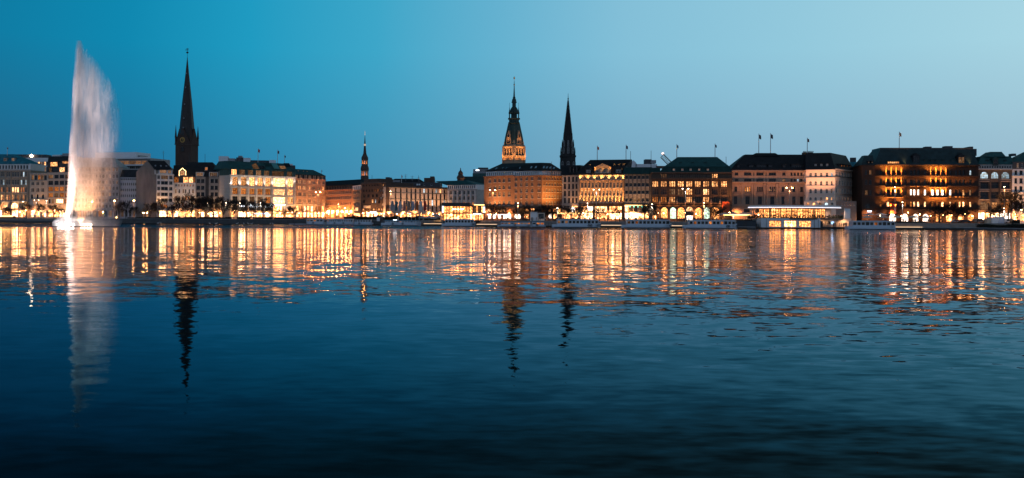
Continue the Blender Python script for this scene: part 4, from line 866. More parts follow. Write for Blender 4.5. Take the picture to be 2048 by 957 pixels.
# ---- dark red sandstone palace, floodlit bays
PALROOF = roofmat('grey_green_roof', (.022, .044, .048), .5, .55)
b = Building('palace_building', 'big dark red sandstone palace with amber floodlit bays and steep green-grey mansard', 1724, 456, 1957, 453, REDST, 26)
bayA, bayB = [1776.5, 1786, 1796.5], [1865.5, 1875.5, 1885.5]
sing = [1734, 1741.5, 1762, 1811, 1824, 1829.5, 1837, 1850.5, 1901, 1912, 1919, 1927, 1941]
allc = sorted([(c - 2.2, c + 2.2) for c in (1734, 1741.5, 1762, 1811, 1822.5, 1829, 1837, 1850.5, 1901, 1912.5, 1920, 1927.5, 1941) if True] + [(c - 2.7, c + 2.7) for c in bayA + bayB])
n_ = len(allc)
def pat(default, spec):
    return ''.join(next((g for c, g in spec if a - .5 <= c <= bb + .5), default) for a, bb in allc)
b.facade(331, [(340.5, 350.5, allc, 'A', pat('d', [(1941, 'b'), (1829, 'd')])), (359, 370, allc, 'h', pat('d', [])), (379.5, 391, allc, 'h', pat('d', [(1822.5, 'B'), (1829, 'B'), (1837, 'B'), (1850.5, 'B'), (1865.5, 'B'), (1875.5, 'B'), (1885.5, 'B'), (1901, 'B'), (1927.5, 'w'), (1941, 'q')])),
               (403.5, 414, allc, 'A', pat('W', [(1734, 'd'), (1741.5, 'd'), (1762, 'o'), (1786, 'd'), (1796.5, 'd'), (1811, 'o'), (1824, 'o'), (1865.5, 'o'), (1875.5, 'o'), (1912.5, 'd')])),
               (428, 443.5, [(1779, 1793), (1803.5, 1817.5), (1826, 1838), (1846, 1858), (1872, 1878), (1880.5, 1884.5), (1893, 1906), (1916.5, 1929), (1936, 1949)], 'R', 'BBBBCCSSC')], frame='k', rec=.5)
for y0, y1, o_ in ((330, 332.5, 1.2), (352, 354.5, .8), (371.8, 374.5, .9), (392.2, 395, 1.0), (415.8, 417.5, .8)): b.band(y0, y1, REDST, out_=o_)
for bay in (bayA, bayB):
    px = [bay[0] - 5.2, (bay[0] + bay[1]) / 2, (bay[1] + bay[2]) / 2, bay[2] + 5.2]
    for y0, y1 in ((334, 351.6), (355.5, 371.2), (376, 391.7)): b.pilasters(px, 1.7, y0, y1, pmat('bay_sandstone', (.30, .155, .07)), out_=.7, name='column')
    for p in px:
        for py, en in ((351.5, 1900), (371.2, 2300), (391.6, 2300), (413.5, 2000)): b.lamp(p, py, -1.9, en, (1, .40, .07), tilt=8, cone=75)
    b.band(374.6, 376, pmat('bay_sandstone', (0, 0, 0)), p0=px[0] - 2, p1=px[3] + 2, out_=1.5, name='balcony'); b.band(395.1, 396.6, pmat('bay_sandstone', (0, 0, 0)), p0=px[0] - 2, p1=px[3] + 2, out_=1.5, name='balcony')
for p in (1823, 1829, 1837, 1850, 1901, 1912, 1920, 1927): 
    for py in (374.4, 395): 
        if (py < 380) != (p > 1890): b.lamp(p, py - 2.4, -1.3, 300, (1, .42, .08), up=False, tilt=10, cone=100)
for p in (1758, 1766, 1806, 1818, 1834, 1845, 1856, 1896, 1907, 1916, 1924, 1934, 1946):
    for py in (371.3, 391.7, 414.5): b.lamp(p, py, -1.4, 150, (1, .40, .08), tilt=7, cone=95)
for p in (1903, 1915, 1925): b.lamp(p, 415.6, -1.5, 150, (1, .42, .08), tilt=6, cone=80)
b.roof([(1748, 1957, 330.2, -.6, 26), (1760, 1946, 299, 7, 20)], PALROOF, name='mansard'); b.block(1760, 1946, 296, 299.2, 7, 20, DMETAL, name='roof_ridge'); b.block(1851, 1863, 293.5, 296.2, 9, 13, DKGREY); b.block(1890, 1905, 292.5, 296.2, 9, 13, DKGREY); b.block(1939, 1946, 293.5, 306, 10, 18, DKGREY); b.block(1943, 1953, 298, 312, 12, 18, DKGREY)
b.roof([(1722, 1750, 331, -1.2, 12), (1728, 1745, 311.5, 3, 7)], PALROOF, name='turret_roof'); m = b.mb(); m.box(b.f.S(1725), b.f.S(1748), -1.4, -.002, b.f.Z(436), b.f.Z(331.2)); 
b.facade(331.5, [(340.5, 349.5, [(1730, 1734), (1738.5, 1743)], 'v', 'dq'), (360, 369.5, [(1730, 1735), (1738.5, 1743)], 'v', 'd'), (381, 391, [(1730, 1736), (1739, 1743)], 'v', 'qd'), (408, 416, [(1731, 1740)], 'v', 'd')], fr=Frame(1724.5, 454.4, 1750, 454.2), depth=1.9, base=420, name='bay_window', frame='k')
b.dormer(1773, 1800, 322.5, 329.5, .2, 5, COPPER2, 'w', 'L', COPPER2, frame='k'); b.dormer(1825.5, 1839, 312, 329, .4, 5, SLATE, 'd', 'v', SLATE, True, frame='k'); b.dormer(1914.5, 1930, 313, 328, .4, 5, SLATE, 'q', 'v', SLATE, True, frame='k')
for q in ((1847, 1853), (1861, 1867), (1871, 1877), (1884, 1889), (1903, 1909)): b.dormer(*q, 320, 327, 1.2, 3, COPPER2, 'd', 'v', COPPER2, frame='k')
for p in (1811, 1941): b.lamp(p, 327.5, -.3, 900, (1, .55, .25), tilt=26, cone=75)
for p in (1737, 1744): b.dormer(p - 2, p + 2, 323, 328, -.9, 2, SLATE, 'q', 'p', SLATE, frame='k')
for i, p in enumerate((1780, 1784.5, 1788.5)): m = b.mb(); x = b.f.S(p); m.box(x - .38, x + .38, -1.6, -1.5, b.f.Z(428), b.f.Z(409)); m.build('banner', BANO, b.root)
b.sign(1733, 1741, 422.5, 425, SIGNW, -1.6)
for p in (1770, 1800, 1830, 1865, 1895, 1930): b.lamp(p, 432, -7, 350, (1, .42, .15), tilt=6, cone=90)
# ---- dark arched front with green gable
b = Building('arched_house', 'dark stone front with three round-arched bays and green gabled roof', 1957, 453, 2024, 452, pmat('dark_taupe_stone', (.10, .075, .06), .85), 18)
ah = [(1961, 1977), (1982.5, 1997.5), (2003, 2019.5)]
b.facade(338, [(344, 357.5, ah, 'R', 'bbb', 'k'), (364.5, 377.5, ah, 'L', 'd', 'k'), (384, 398, ah, 'L', 'd', 'k'), (405, 420, [ah[0], (1984, 1996), ah[2]], 'L', 'qwo', 'k'), (426, 440, [(1957.5, 1970), (1971.5, 1980), (1983, 1999), (2000.5, 2022)], 'S', 'TSTB', 'k')], frame='k', rec=.6)
b.facade(329, [(332, 337.3, cols(1958, 2023, 13, 3.3), 'p', 'd')], base=338, depth=14, wall=pmat('pale_attic', (.38, .35, .33)), name='attic'); b.band(338, 340.5, pmat('pale_attic', (0, 0, 0)), out_=.6)
for q in ((1959, 1978.5), (2001.5, 2021)):
    for y in (358.6, 362.3, 378.6, 382.2, 399.4): b.band(y, y + 1.3, pmat('warm_lintel', (.42, .33, .27)), p0=q[0], p1=q[1], out_=.25, name='lintel')
b.pilasters([1980.3, 1999.9], 1.4, 364, 421, pmat('dark_taupe_stone', (0, 0, 0)), out_=.5)
b.roof([(1956, 2026, 329, -.4, 18), (1962, 2022, 313, 5, 14)], COPPER); b.roof([(1972, 2012, 314, 3.5, 14), (1981, 2003, 304, 6, 12)], COPPER)
b.dormer(1985.5, 1996.5, 318, 331, -.4, 5, COPPER2, 'd', 'a', COPPER2, True, frame='k')
for p in (1974, 2010): b.dormer(p - 3, p + 3, 321.5, 325, 1.5, 3, COPPER2, 'd', 'p', COPPER2, True, frame='k')
for p in (1960.5, 1979, 2000.5, 2020): b.lamp(p, 422, -1.6, 700, (1, .5, .2), tilt=6, cone=60)
b.block(2024, 2032, 307.5, 312, 8, 12, DKGREY); b.sign(1972, 1979, 427.2, 428.6, SIGNO, -.1)
b = Building('white_house', 'white facade with black windows and lit green roof, partly hidden by bare tree', 2024, 452, 2110, 450, WHITE, 18)
wh = [(2029, 2034), (2039, 2045), (2050, 2056), (2062, 2068), (2075, 2081), (2088, 2094)]
b.facade(338.5, [(341.5, 350, wh, 'v', 'd', 'k'), (357, 367, wh, 'v', 'd', 'k'), (373, 383, wh, 'v', 'd', 'k'), (390, 400, wh, 'v', 'd', 'k'), (409, 419, wh, 'v', 'd', 'k'), (429, 443, cols(2026, 2108, 6, 9), 'S', 'SSTSCS', 'k')], frame='k')
b.facade(324, [(327, 336, cols(2031, 2100, 8, 4), 'c', 'qd', 'w')], base=338.5, depth=12, wall=DKGREY, name='attic'); b.roof([(2024, 2110, 324.5, 0, 16), (2050, 2100, 304, 8, 10)], COPPER); b.band(352, 353, WHITE, out_=.4); b.band(385, 386.5, WHITE, out_=.5)
b.lamp(2042, 323, -.6, 1000, (1, .62, .38), tilt=28, cone=80)
for p in (2030, 2047): b.lamp(p, 432, -5, 1300, (1, .5, .22), tilt=8, cone=90)

# ---- glowing bulbs added along ground floors, every second with a spot, to brighten them
FILLB = glow('fill_bulb_glow', (1.0, .46, .18), 75)
_m = MB(); _m.lathe([(.03, -.24), (.2, -.12), (.24, .06), (.12, .2), (.03, .3)], 8); FILL_BULB = bpy.data.meshes.new('fill_bulb'); FILL_BULB.from_pydata([tuple(v) for v in _m.v], [], _m.f); FILL_BULB.materials.append(FILLB)
rl = random.Random(17)
BACK = ('penthouse_building', 'department_building', 'rooftop_plant', 'roofscape_building', 'tower_block', 'gabled_house', 'stair_tower')
for b in BL:
    if b.root.name.split('.')[0] in BACK or b.f.A.y > 640 or any(k_ in b.label for k_ in ('fountain spray', 'tiny square windows', 'blank weathered')): continue
    f = b.f; n = max(2, int(f.L / 4.3))
    for i in range(n):
        x = f.L * (i + .5 + rl.uniform(-.25, .25)) / n; z = rl.uniform(3.0, 4.6); y = rl.uniform(-1.1, -.6); e_ = rl.uniform(.5, 1.6)
        o = link('fill_bulb', FILL_BULB, b.root, (x, y, z)); o.scale = (.8 * e_ ** .5,) * 3
        if i % 2 == 0:
            ld = bpy.data.lights.new('bulb_or_fill', 'SPOT'); ld.spot_size = math.radians(150); ld.spot_blend = .6; ld.energy = 1700 * e_ * (.6 if f.A.y > 570 else 1); ld.color = (1, .36, .10); ld.shadow_soft_size = .25; lo = bpy.data.objects.new('bulb_or_fill', ld); C.objects.link(lo); lo.parent = b.root; lo.location = (x, y - 1.6, z + .6); lo.rotation_euler = (math.radians(62), 0, 0)
# ============================================================ church and town hall towers
ORD = ['first', 'second', 'third', 'fourth', 'fifth', 'sixth', 'seventh', 'eighth', 'ninth', 'tenth', 'eleventh', 'twelfth', 'thirteenth', 'fourteenth', 'fifteenth', 'sixteenth', 'seventeenth', 'eighteenth', 'nineteenth', 'twentieth']
def tower(name, label, px, D, rz=0.0):
    a = P(px, 440, D); r = empty(name, (a.x, a.y, GZ), label, 'tower', None, rz)
    return r, D / F, (lambda py: P(px, py, D).z - GZ)
def pinn(mb, x, y, r, z0, z1, n=4):
    mb.lathe([(r, z0), (r, z0 + (z1 - z0) * .35), (r * 1.35, z0 + (z1 - z0) * .37), (r * 1.2, z0 + (z1 - z0) * .42), (r * .12, z1)], n, (x, y), 0, .4)
CHB = brickmat('church_brick', (.075, .040, .030), (.06, .033, .025), (.05, .035, .03), .6, .2, var=.3)
SPIREM = roofmat('old_copper_spire', (.032, .028, .027), .8, .5)
GOLDM = pmat('gilding', (.55, .33, .10), .35, .8, var=.1)
r, k, z = tower('church_tower', 'tall brick church tower with clock gable and long dark needle spire', 373, 760, math.radians(-9))
m = MB(); h = 16.2 * k; m.box(-h, h, -h, h, 0, z(290)); m.box(-h - .5, h + .5, -h - .5, h + .5, z(291), z(289)); m.build('tower_shaft', CHB, r)
m = MB()
for a in range(4):
    m.M = Matrix.Rotation(a * math.pi / 2, 4, 'Z'); m.loft([[(-h * .98, -h - .2, z(289)), (h * .98, -h - .2, z(289)), (0, -h - .2, z(258))], [(-h * .98, -h * .3, z(289)), (h * .98, -h * .3, z(289)), (0, -h * .3, z(258))]])
m.build('gable', CHB, r)
m = MB(); m.lathe([(16.9 * k, z(289)), (14.2 * k, z(256)), (9.6 * k, z(205)), (3.6 * k, z(149)), (.35 * k, z(114))], 8, (0, 0), 0, math.pi / 8); m.build('spire', SPIREM, r)
for sx_ in (-1, 1):
    for sy_ in (-1, 1): m = MB(); pinn(m, sx_ * h * .97, sy_ * h * .97, .62, z(291), z(252)); m.build('pinnacle', CHB, r)
m = MB(); m.lathe([(.12, z(114)), (.12, z(96))], 5); m.lathe([(.1, z(107.5)), (.9, z(106.3)), (.9, z(104.8)), (.1, z(103.5))], 8); m.box(-1.1, 1.1, -.1, .1, z(98.6), z(97.8)); m.box(-1.6, .9, -.08, .08, z(101), z(99.8)); m.build('weathercock', SPIREM, r)
m = MB(); m.lathe([(1.9, 0), (1.9, .18), (1.6, .2)], 24); m.M = None
c = m.build('clock_face', pmat('clock_dial', (.035, .033, .032)), r, (-.3, -h - .22, z(281.5))); c.rotation_euler = (math.pi / 2, 0, 0)
m = MB()
for i in range(12): a = i * math.pi / 6; m.box(1.5 * math.cos(a) - .14, 1.5 * math.cos(a) + .14, 1.5 * math.sin(a) - .14, 1.5 * math.sin(a) + .14, .21, .26)
m.tube((0, 0, .28), (.3, 1.35, .28), .09); m.tube((0, 0, .28), (.85, -.35, .28), .11)
m.lathe([(1.72, .2), (1.72, .27), (1.88, .27), (1.88, .2)], 24); m.build('clock_hands', GOLDM, c)
for py in (268, 300):
    me, a, b_ = window_mesh(2.2, 3.4, 2, 2, 1, 'd', 'k'); link('window', me, r, (-1.3, -h - .42, z(py + 4)))
for py in (148, 176, 210, 238, 257):
    m = MB(); rr = (289 - py) and 18.6 * k * (py - 114) / (289 - 114); m.box(-.35, .35, -rr - .25, -rr + .6, z(py) - .5, z(py) + .5); m.build('spire_window', GMETAL, r)
m = MB(); [m.box(-h + .5 + i * .9, -h + .9 + i * .9, -h - .62, -h - .503, z(291.2) + .15, z(290.4)) for i in range(14)]; m.build('frieze', pmat('frieze_pale', (.3, .24, .19)), r)
# ---- town hall tower
THS = pmat('town_hall_stone', (.40, .27, .17), .85, var=.2)
r, k, z = tower('town_hall_tower', 'floodlit town hall tower with green stepped spire and gilded tip', 1027, 775)
m = MB(); m.lathe([(21.6 * k, 0), (21.6 * k, z(297)), (23.6 * k, z(295.5)), (24 * k, z(293.8)), (22.3 * k, z(293.5)), (22.3 * k, z(291)), (20 * k, z(291))], 4); m.build('tower_shaft', THS, r)
GC3 = roofmat('tower_copper', (.022, .050, .046), .9, .5)
m = MB(); m.lathe([(20.5 * k, z(291)), (17.6 * k, z(274)), (14.2 * k, z(259)), (12 * k, z(248.5))], 4); m.build('spire_roof', GC3, r)
m = MB(); m.lathe([(12 * k, z(248.5)), (12.6 * k, z(248)), (12.6 * k, z(246)), (10.8 * k, z(245)), (11 * k, z(240)), (13 * k, z(239)), (13 * k, z(237)), (6 * k, z(237))], 8, (0, 0), 0, math.pi / 8); m.build('gallery', GC3, r)
m = MB(); m.lathe([(6 * k, z(237)), (6 * k, z(228))], 8)
for i in range(8): a = math.pi / 8 + i * math.pi / 4; m.lathe([(.9 * k, z(237)), (.9 * k, z(228))], 6, (9.6 * k * math.cos(a), 9.6 * k * math.sin(a)))
m.lathe([(11.6 * k, z(228)), (12 * k, z(226.3)), (9.2 * k, z(226)), (9.4 * k, z(223)), (7.4 * k, z(218.5)), (5 * k, z(215)), (3.9 * k, z(214))], 8, (0, 0), 0, math.pi / 8); m.build('lantern', GC3, r)
m = MB(); m.lathe([(3.8 * k, z(214)), (3.8 * k, z(206.5)), (5.4 * k, z(206)), (5.2 * k, z(204.5)), (4.4 * k, z(203)), (4.3 * k, z(200.5)), (2.6 * k, z(197)), (2.8 * k, z(195.5)), (1.8 * k, z(194)), (1.2 * k, z(183)), (.7 * k, z(171)), (.45 * k, z(163))], 8); m.build('upper_spire', GC3, r)
m = MB(); m.lathe([(.1, z(172)), (1.5 * k, z(170.6)), (1.5 * k, z(169.4)), (.1, z(168))], 10); m.lathe([(.3 * k, z(166)), (.3 * k, z(159)), (1.7 * k, z(157.5)), (1.4 * k, z(155.5)), (.1, z(153.5))], 6); m.build('gilded_finial', GOLDM, r)
for i in range(4): a = i * math.pi / 2; m = MB(); m.lathe([(1.2 * k, z(239)), (1.2 * k, z(226)), (1.6 * k, z(225.5)), (.9 * k, z(222)), (.25 * k, z(214)), (.1, z(206))], 6, (11 * k * math.cos(a) * .83, 11 * k * math.sin(a) * .83)); m.build('spirelet', GC3, r)
for q in (-1, 1):
    fm = Matrix.Rotation(q * math.pi / 4, 4, 'Z'); ap = 21.6 * k * .7071
    def FM(): mm = MB(); mm.M = fm; return mm
    m = FM(); w_ = 6.2 * k
    m.box(-w_, w_, -ap * .97, -ap * .5, z(291), z(281)); m.loft([[(-w_, -ap * .97, z(281)), (w_, -ap * .97, z(281)), (w_ * .55, -ap * .97, z(274)), (w_ * .6, -ap * .97, z(271)), (0, -ap * .97, z(262)), (-w_ * .6, -ap * .97, z(271)), (-w_ * .55, -ap * .97, z(274))], [(-w_, -ap * .4, z(281)), (w_, -ap * .4, z(281)), (w_ * .55, -ap * .4, z(274)), (w_ * .6, -ap * .4, z(271)), (0, -ap * .4, z(262)), (-w_ * .6, -ap * .4, z(271)), (-w_ * .55, -ap * .4, z(274))]]); m.build('gable', THS, r)
    for x in (-11, -3.7, 3.7, 11): m = FM(); m.box((x - .9) * k, (x + .9) * k, -ap - .6, -ap - .004, z(312), z(297)); m.build('pilaster', THS, r)
    for x in (-14.4, 14.4): m = FM(); m.box((x - 1.5) * k, (x + 1.5) * k, -ap - .8, -ap - .004, z(328), z(297)); m.build('pilaster', THS, r)
    m = FM(); m.box(-13 * k, 13 * k, -ap - 1.3, -ap - .005, z(315), z(312.2)); m.build('balcony', THS, r)
    m = FM(); m.box(-15 * k, 15 * k, -ap - .7, -ap - .005, z(320.5), z(319)); m.build('cornice', THS, r)
    for x in (-7.3, 0, 7.3):
        me, a, b_ = window_mesh(2.0, 4.8, 1, 2, 1, 'd', 'b'); o = link('window', me, r); o.matrix_local = fm @ Matrix.Translation((x * k - 1.0, -ap - .2, z(311.5)))
    for x, y_ in ((-2.2, 288), (2.2, 288), (0, 276)):
        me, a, b_ = window_mesh(1.2, 2.2, 1, 2, 1, 'd', 'b'); o = link('window', me, r); o.matrix_local = fm @ Matrix.Translation((x * k - .6, -ap * .97 - .2, z(y_)))
    for x in (-12.5, 12.5): m = FM(); pinn(m, x * k, -ap + .8, .7, z(291), z(281)); m.build('pinnacle', THS, r)
    for x, py, en, y_ in ((-9, 330, 5200, 7.01), (9, 330, 5200, 7.01), (-7, 312, 1300, 2.0), (0, 312, 1300, 2.0), (7, 312, 1300, 2.0), (0, 292, 900, 2.2), (-13, 318, 900, 2), (13, 318, 900, 2)):
        ld = bpy.data.lights.new('flood_or_fill', 'SPOT'); ld.energy = en * 1.5; ld.color = (1, .43, .12); ld.spot_size = math.radians(70); ld.spot_blend = .7; ld.shadow_soft_size = .3
        o = bpy.data.objects.new('flood_or_fill', ld); C.objects.link(o); o.parent = r; o.matrix_local = fm @ Matrix.Translation((x * k, -ap - y_, z(py))) @ Matrix.Rotation(math.radians(148 if y_ == 7.01 else 170), 4, 'X')
# ---- black gothic spire
r, k, z = tower('church_spire', 'black openwork gothic stone spire with crockets and clustered pinnacles', 1135, 1155)
GOTH = pmat('sooty_stone', (.020, .019, .020), .9, var=.5, scale=.4)
m = MB(); m.lathe([(16.6 * k, 0), (16.2 * k, z(316)), (17.6 * k, z(314.5)), (17.6 * k, z(311.5)), (15.2 * k, z(311))], 8, (0, 0), 0, math.pi / 8); m.build('tower_shaft', GOTH, r)
m = MB(); m.lathe([(13.4 * k, z(312)), (12.6 * k, z(296)), (10.4 * k, z(282)), (9.0 * k, z(270))], 8, (0, 0), 0, math.pi / 8); m.build('octagon_stage', GOTH, r)
m = MB(); m.lathe([(8.6 * k, z(271)), (1.0 * k, z(201)), (.8 * k, z(200)), (1.6 * k, z(198)), (.6 * k, z(196)), (.25 * k, z(187))], 8, (0, 0), 0, math.pi / 8)
for i in range(8):
    a = math.pi / 8 + i * math.pi / 4
    for j in range(26):
        t_ = j / 26; rr = (8.6 + (1.0 - 8.6) * t_) * k; zz = z(271) + (z(201) - z(271)) * t_; x, y = rr * math.cos(a), rr * math.sin(a); q = .55 * (1 - t_ * .5)
        m.box(x - q, x + q, y - q, y + q, zz, zz + 1.0)
m.build('spire', GOTH, r)
for i in range(8):
    a = i * math.pi / 4 + math.pi / 8; m = MB(); pinn(m, 15.0 * k * math.cos(a), 15.0 * k * math.sin(a), 1.1 * k, z(314), z(294)); m.build('pinnacle', GOTH, r)
    m = MB(); pinn(m, 12.2 * k * math.cos(a), 12.2 * k * math.sin(a), 1.1 * k, z(300), z(279)); m.build('pinnacle', GOTH, r)
    m = MB(); pinn(m, 9.3 * k * math.cos(a), 9.3 * k * math.sin(a), .8 * k, z(284), z(266)); m.build('pinnacle', GOTH, r)
    b2 = i * math.pi / 4
    for py, rr, ww in ((336, 15.4, 3.2), (308, 12.3, 2.6), (294, 11.0, 2.0)):
        me, a_, b_ = window_mesh(ww, 7, 2, 2, 1, 'd', 'g', .3, False); o = link('window', me, r); o.matrix_local = Matrix.Rotation(b2 + math.pi / 2, 4, 'Z') @ Matrix.Translation((-ww / 2, -rr * k - .15, z(py)))
# ---- small baroque lantern spire
r, k, z = tower('church_spire', 'slender baroque church spire with two lit open lanterns and gold crown', 729, 1000)
LEAD = roofmat('spire_lead', (.075, .05, .038), .7, .5)
m = MB(); m.lathe([(8.2 * k, 0), (8.2 * k, z(353.5)), (7.4 * k, z(353)), (7.4 * k, z(352.5)), (2 * k, z(352.5))], 8, (0, 0), 0, math.pi / 8); m.build('tower_shaft', LEAD, r)
def lantern(rr, pb, pt):
    m = MB()
    for i in range(8):
        a = math.pi / 8 + i * math.pi / 4; x, y = rr * k * math.cos(a), rr * k * math.sin(a); m.lathe([(1.05 * k, z(pb)), (1.05 * k, z(pt))], 6, (x, y))
        a2 = a + math.pi / 4; x2, y2 = rr * k * math.cos(a2), rr * k * math.sin(a2); m.tube((x, y, z(pt + 1)), (x2, y2, z(pt + 1)), .55, n=4); m.tube((x, y, z(pb - .4)), (x2, y2, z(pb - .4)), .35, n=4)
    m.build('open_lantern', pmat('lantern_stone', (.34, .2, .12)), r)
    ld = bpy.data.lights.new('lantern_lamp', 'POINT'); ld.energy = 1000; ld.color = (1, .42, .11); ld.shadow_soft_size = .5; o = bpy.data.objects.new('lantern_lamp', ld); C.objects.link(o); o.parent = r; o.location = (0, 0, z(pb) + 1)
lantern(6.6, 352.5, 342); lantern(5.6, 329.6, 320.5)
m = MB(); m.lathe([(2 * k, z(342)), (8.2 * k, z(342)), (8.5 * k, z(340)), (8.5 * k, z(337)), (7.6 * k, z(333.5)), (6.4 * k, z(331)), (6.4 * k, z(329.6)), (2 * k, z(329.6))], 8, (0, 0), 0, math.pi / 8); m.build('lower_dome', LEAD, r)
m = MB(); m.lathe([(2 * k, z(320.5)), (6.8 * k, z(320.5)), (7.1 * k, z(318)), (6.9 * k, z(315.5)), (5.2 * k, z(312)), (3.8 * k, z(309.5)), (4 * k, z(308.6)), (3.2 * k, z(307.5)), (1.9 * k, z(292))], 8, (0, 0), 0, math.pi / 8); m.lathe([(1.6 * k, z(288.5)), (1.0 * k, z(281)), (.3 * k, z(271))], 8); m.build('upper_dome', LEAD, r)
m = MB(); m.lathe([(1.8 * k, z(292.3)), (2.1 * k, z(291)), (1.9 * k, z(288.4))], 8); m.lathe([(.3 * k, z(271)), (.75 * k, z(269.5)), (.3 * k, z(268)), (.15 * k, z(262))], 6); m.box(-.55 * k, .55 * k, -.1, .1, z(266), z(265.2)); m.build('gold_crown', glow('gilt_painted_glow', (1, .72, .5), .6), r)  # crown emits by itself: its lighting is put into the gilding
# ============================================================ glass pavilion by the landing
b = Building('glass_pavilion', 'two-storey lit glass pavilion with black roof slab by the landing stage', 886, 462, 946, 462, DMETAL, 12, z0=1.0)
b.facade(412, [(413, 426, cols(887, 945.5, 9, 6.1), 'F', 'C', 'k'), (427.5, 441.5, cols(887, 945.5, 9, 6.1), 'h', 'CSSSSCCSS', 'k')], rec=.2, t=.12, sill=False); b.band(406, 412, DMETAL, out_=1.2, p0=883.5, p1=940, y1=13); b.band(426, 427.3, DMETAL, out_=.4)
b.sign(884.5, 888, 412.6, 426, glow('sign_pale_blue', (.8, .9, 1), 1.6), -.5); m = b.mb(); [m.lathe([(.05, b.f.Z(419) - .25), (.3, b.f.Z(419)), (.05, b.f.Z(419) + .25)], 6, (b.f.S(p), -.35)) for p in (906, 911, 917, 922, 926)]; m.build('pendant_lamp', LAMPW, b.root)
f2 = Frame(946, 462, 969, 468, 1.0); b.facade(411, [(413, 425.5, cols(947, 968, 4, 4.6), 'F', 'qCqC', 'k'), (428, 441, cols(947, 968, 4, 4.6), 'h', 'SCSS', 'k')], fr=f2, rec=.2, depth=10, t=.12, sill=False)
b.sign(964.8, 968.2, 413.5, 426, glow('sign_pale_blue', (0, 0, 0), 0), -.4, f2); b.sign(947, 967, 409.5, 411, SIGNO, -.4, f2); b.sign(945, 960, 427.6, 429, SIGNW, -.6, f2)
# ============================================================ round restaurant pavilion
b = Building('restaurant_pavilion', 'round white lakeside pavilion with glowing glass upper floor under curved white roof', 1522, 401, 1641, 401, pmat('pavilion_white', (.66, .69, .72), .6, var=.06), 14, z0=.5)
b.facade(437, [(441.5, 455, [(1538.5, 1563.5), (1568.5, 1593.5), (1598.5, 1623)], '4', 'CSC', 'w')], rec=.4, t=.2); f = b.f; kx = lambda p: f.S(p)
b.pilasters([1533, 1629, 1637], .7, 438, 456, GMETAL, out_=.15, name='downpipe')
cx, cyy = kx(1607), 13.0
def ell(a, bb, z, n=56, a0=0.0, a1=2 * math.pi): return [(cx + a * math.cos(a0 + (a1 - a0) * i / n), cyy + bb * math.sin(a0 + (a1 - a0) * i / n), z) for i in range(n if abs(a1 - a0 - 2 * math.pi) < 1e-6 else n + 1)]
zt, zf = f.Z(412.2), f.Z(437)
m = MB(); m.loft([ell(17.4, 12.4, zt - .9), ell(18.3, 13.2, zt - .75), ell(18.5, 13.4, zt - .1), ell(17.8, 12.8, zt + .2)]); m.build('curved_roof', pmat('roof_white', (.86, .86, .88), .5, var=.04), b.root)
m = MB(); m.loft([ell(18.35, 13.25, zt - .72), ell(18.53, 13.43, zt - .70), ell(18.53, 13.43, zt - .55), ell(18.35, 13.25, zt - .5)], cap0=False, cap1=False); m.build('roof_light_strip', glow('strip_white', (.95, .92, 1.0), 1.6), b.root)
m = MB(); m.loft([ell(19.2, 13.6, zf - .45), ell(19.2, 13.6, zf)]); m.build('terrace_slab', pmat('terrace_edge', (.10, .09, .085), .7), b.root)
NP = 15; zs = zf + .05; zg = zt - .95
for i in range(NP):
    a0 = math.pi + .12 + (math.pi - .9) * i / NP; a1 = math.pi + .12 + (math.pi - .9) * (i + 1) / NP; p0 = Vector((cx + 14.6 * math.cos(a0), cyy + 10 * math.sin(a0), 0)); p1 = Vector((cx + 14.6 * math.cos(a1), cyy + 10 * math.sin(a1), 0)); L_ = (p1 - p0).length
    me, mw, mh = window_mesh(L_, zg - zs, 2, 3, 0, 'C', 'b' if i % 4 else 'k', .2, False); o = link('window', me, b.root, (p0.x, p0.y, zs), math.atan2(p1.y - p0.y, p1.x - p0.x)); o.scale = (L_ / mw, 1, (zg - zs) / mh)
    if i % 4 == 0: m = MB(); m.lathe([(.22, zs), (.22, zg)], 8, (cx + 15.4 * math.cos(a0), cyy + 10.8 * math.sin(a0))); m.build('column', DMETAL, b.root)
m = MB(); m.loft([ell(14.0, 9.4, zs, 40), ell(14.0, 9.4, zg, 40)]); m.build('core_wall', pmat('core_amber', (.4, .25, .15)), b.root)
m = MB(); rr = [ell(14.62, 10.02, zz, 14, 2 * math.pi - .78, 2 * math.pi - .02) for zz in (zs, zg)]; m.grid(rr); m.build('curved_wall', CREAM2, b.root)
b.block(1690, 1701, 417, 437, 3.0, 4.0, WHITE2, name='end_wall')
b.facade(437.5, [], fr=Frame(1640, 412, 1703, 412, .5), base=457, depth=3, wall=CREAM2, name='rear_wall'); b.block(1641, 1704, 454, 458, .4, 11, DMETAL, name='deck')
b.block(1640, 1646, 442.5, 456, 1.0, 1.6, DMETAL, name='dark_door'); insert2 = None
m = b.mb(); m.box(kx(1680), kx(1685.5), 10.6, 10.7, f.Z(448, None, 10.6), f.Z(443.5, None, 10.6)); m.build('screen', SIGNB, b.root)
m = b.mb(); m.box(kx(1674), kx(1678), 10.6, 10.7, f.Z(448, None, 10.6), f.Z(443, None, 10.6)); m.build('door', DMETAL, b.root)
for p, en in ((1648, 200), (1663, 130), (1690, 130)): b.lamp(p, 439, 9.0, en, (1, .62, .36), 'POINT')
for p in (1545, 1570, 1600, 1630): b.lamp(p, 418, 1.0, 160, (1, .55, .25), 'POINT')
for p in (1668, 1682): b.lamp(p, 420, 2.5, 110, (1, .68, .48), 'POINT')
b_pav = f; cx_pav = cx; zf_pav = zf
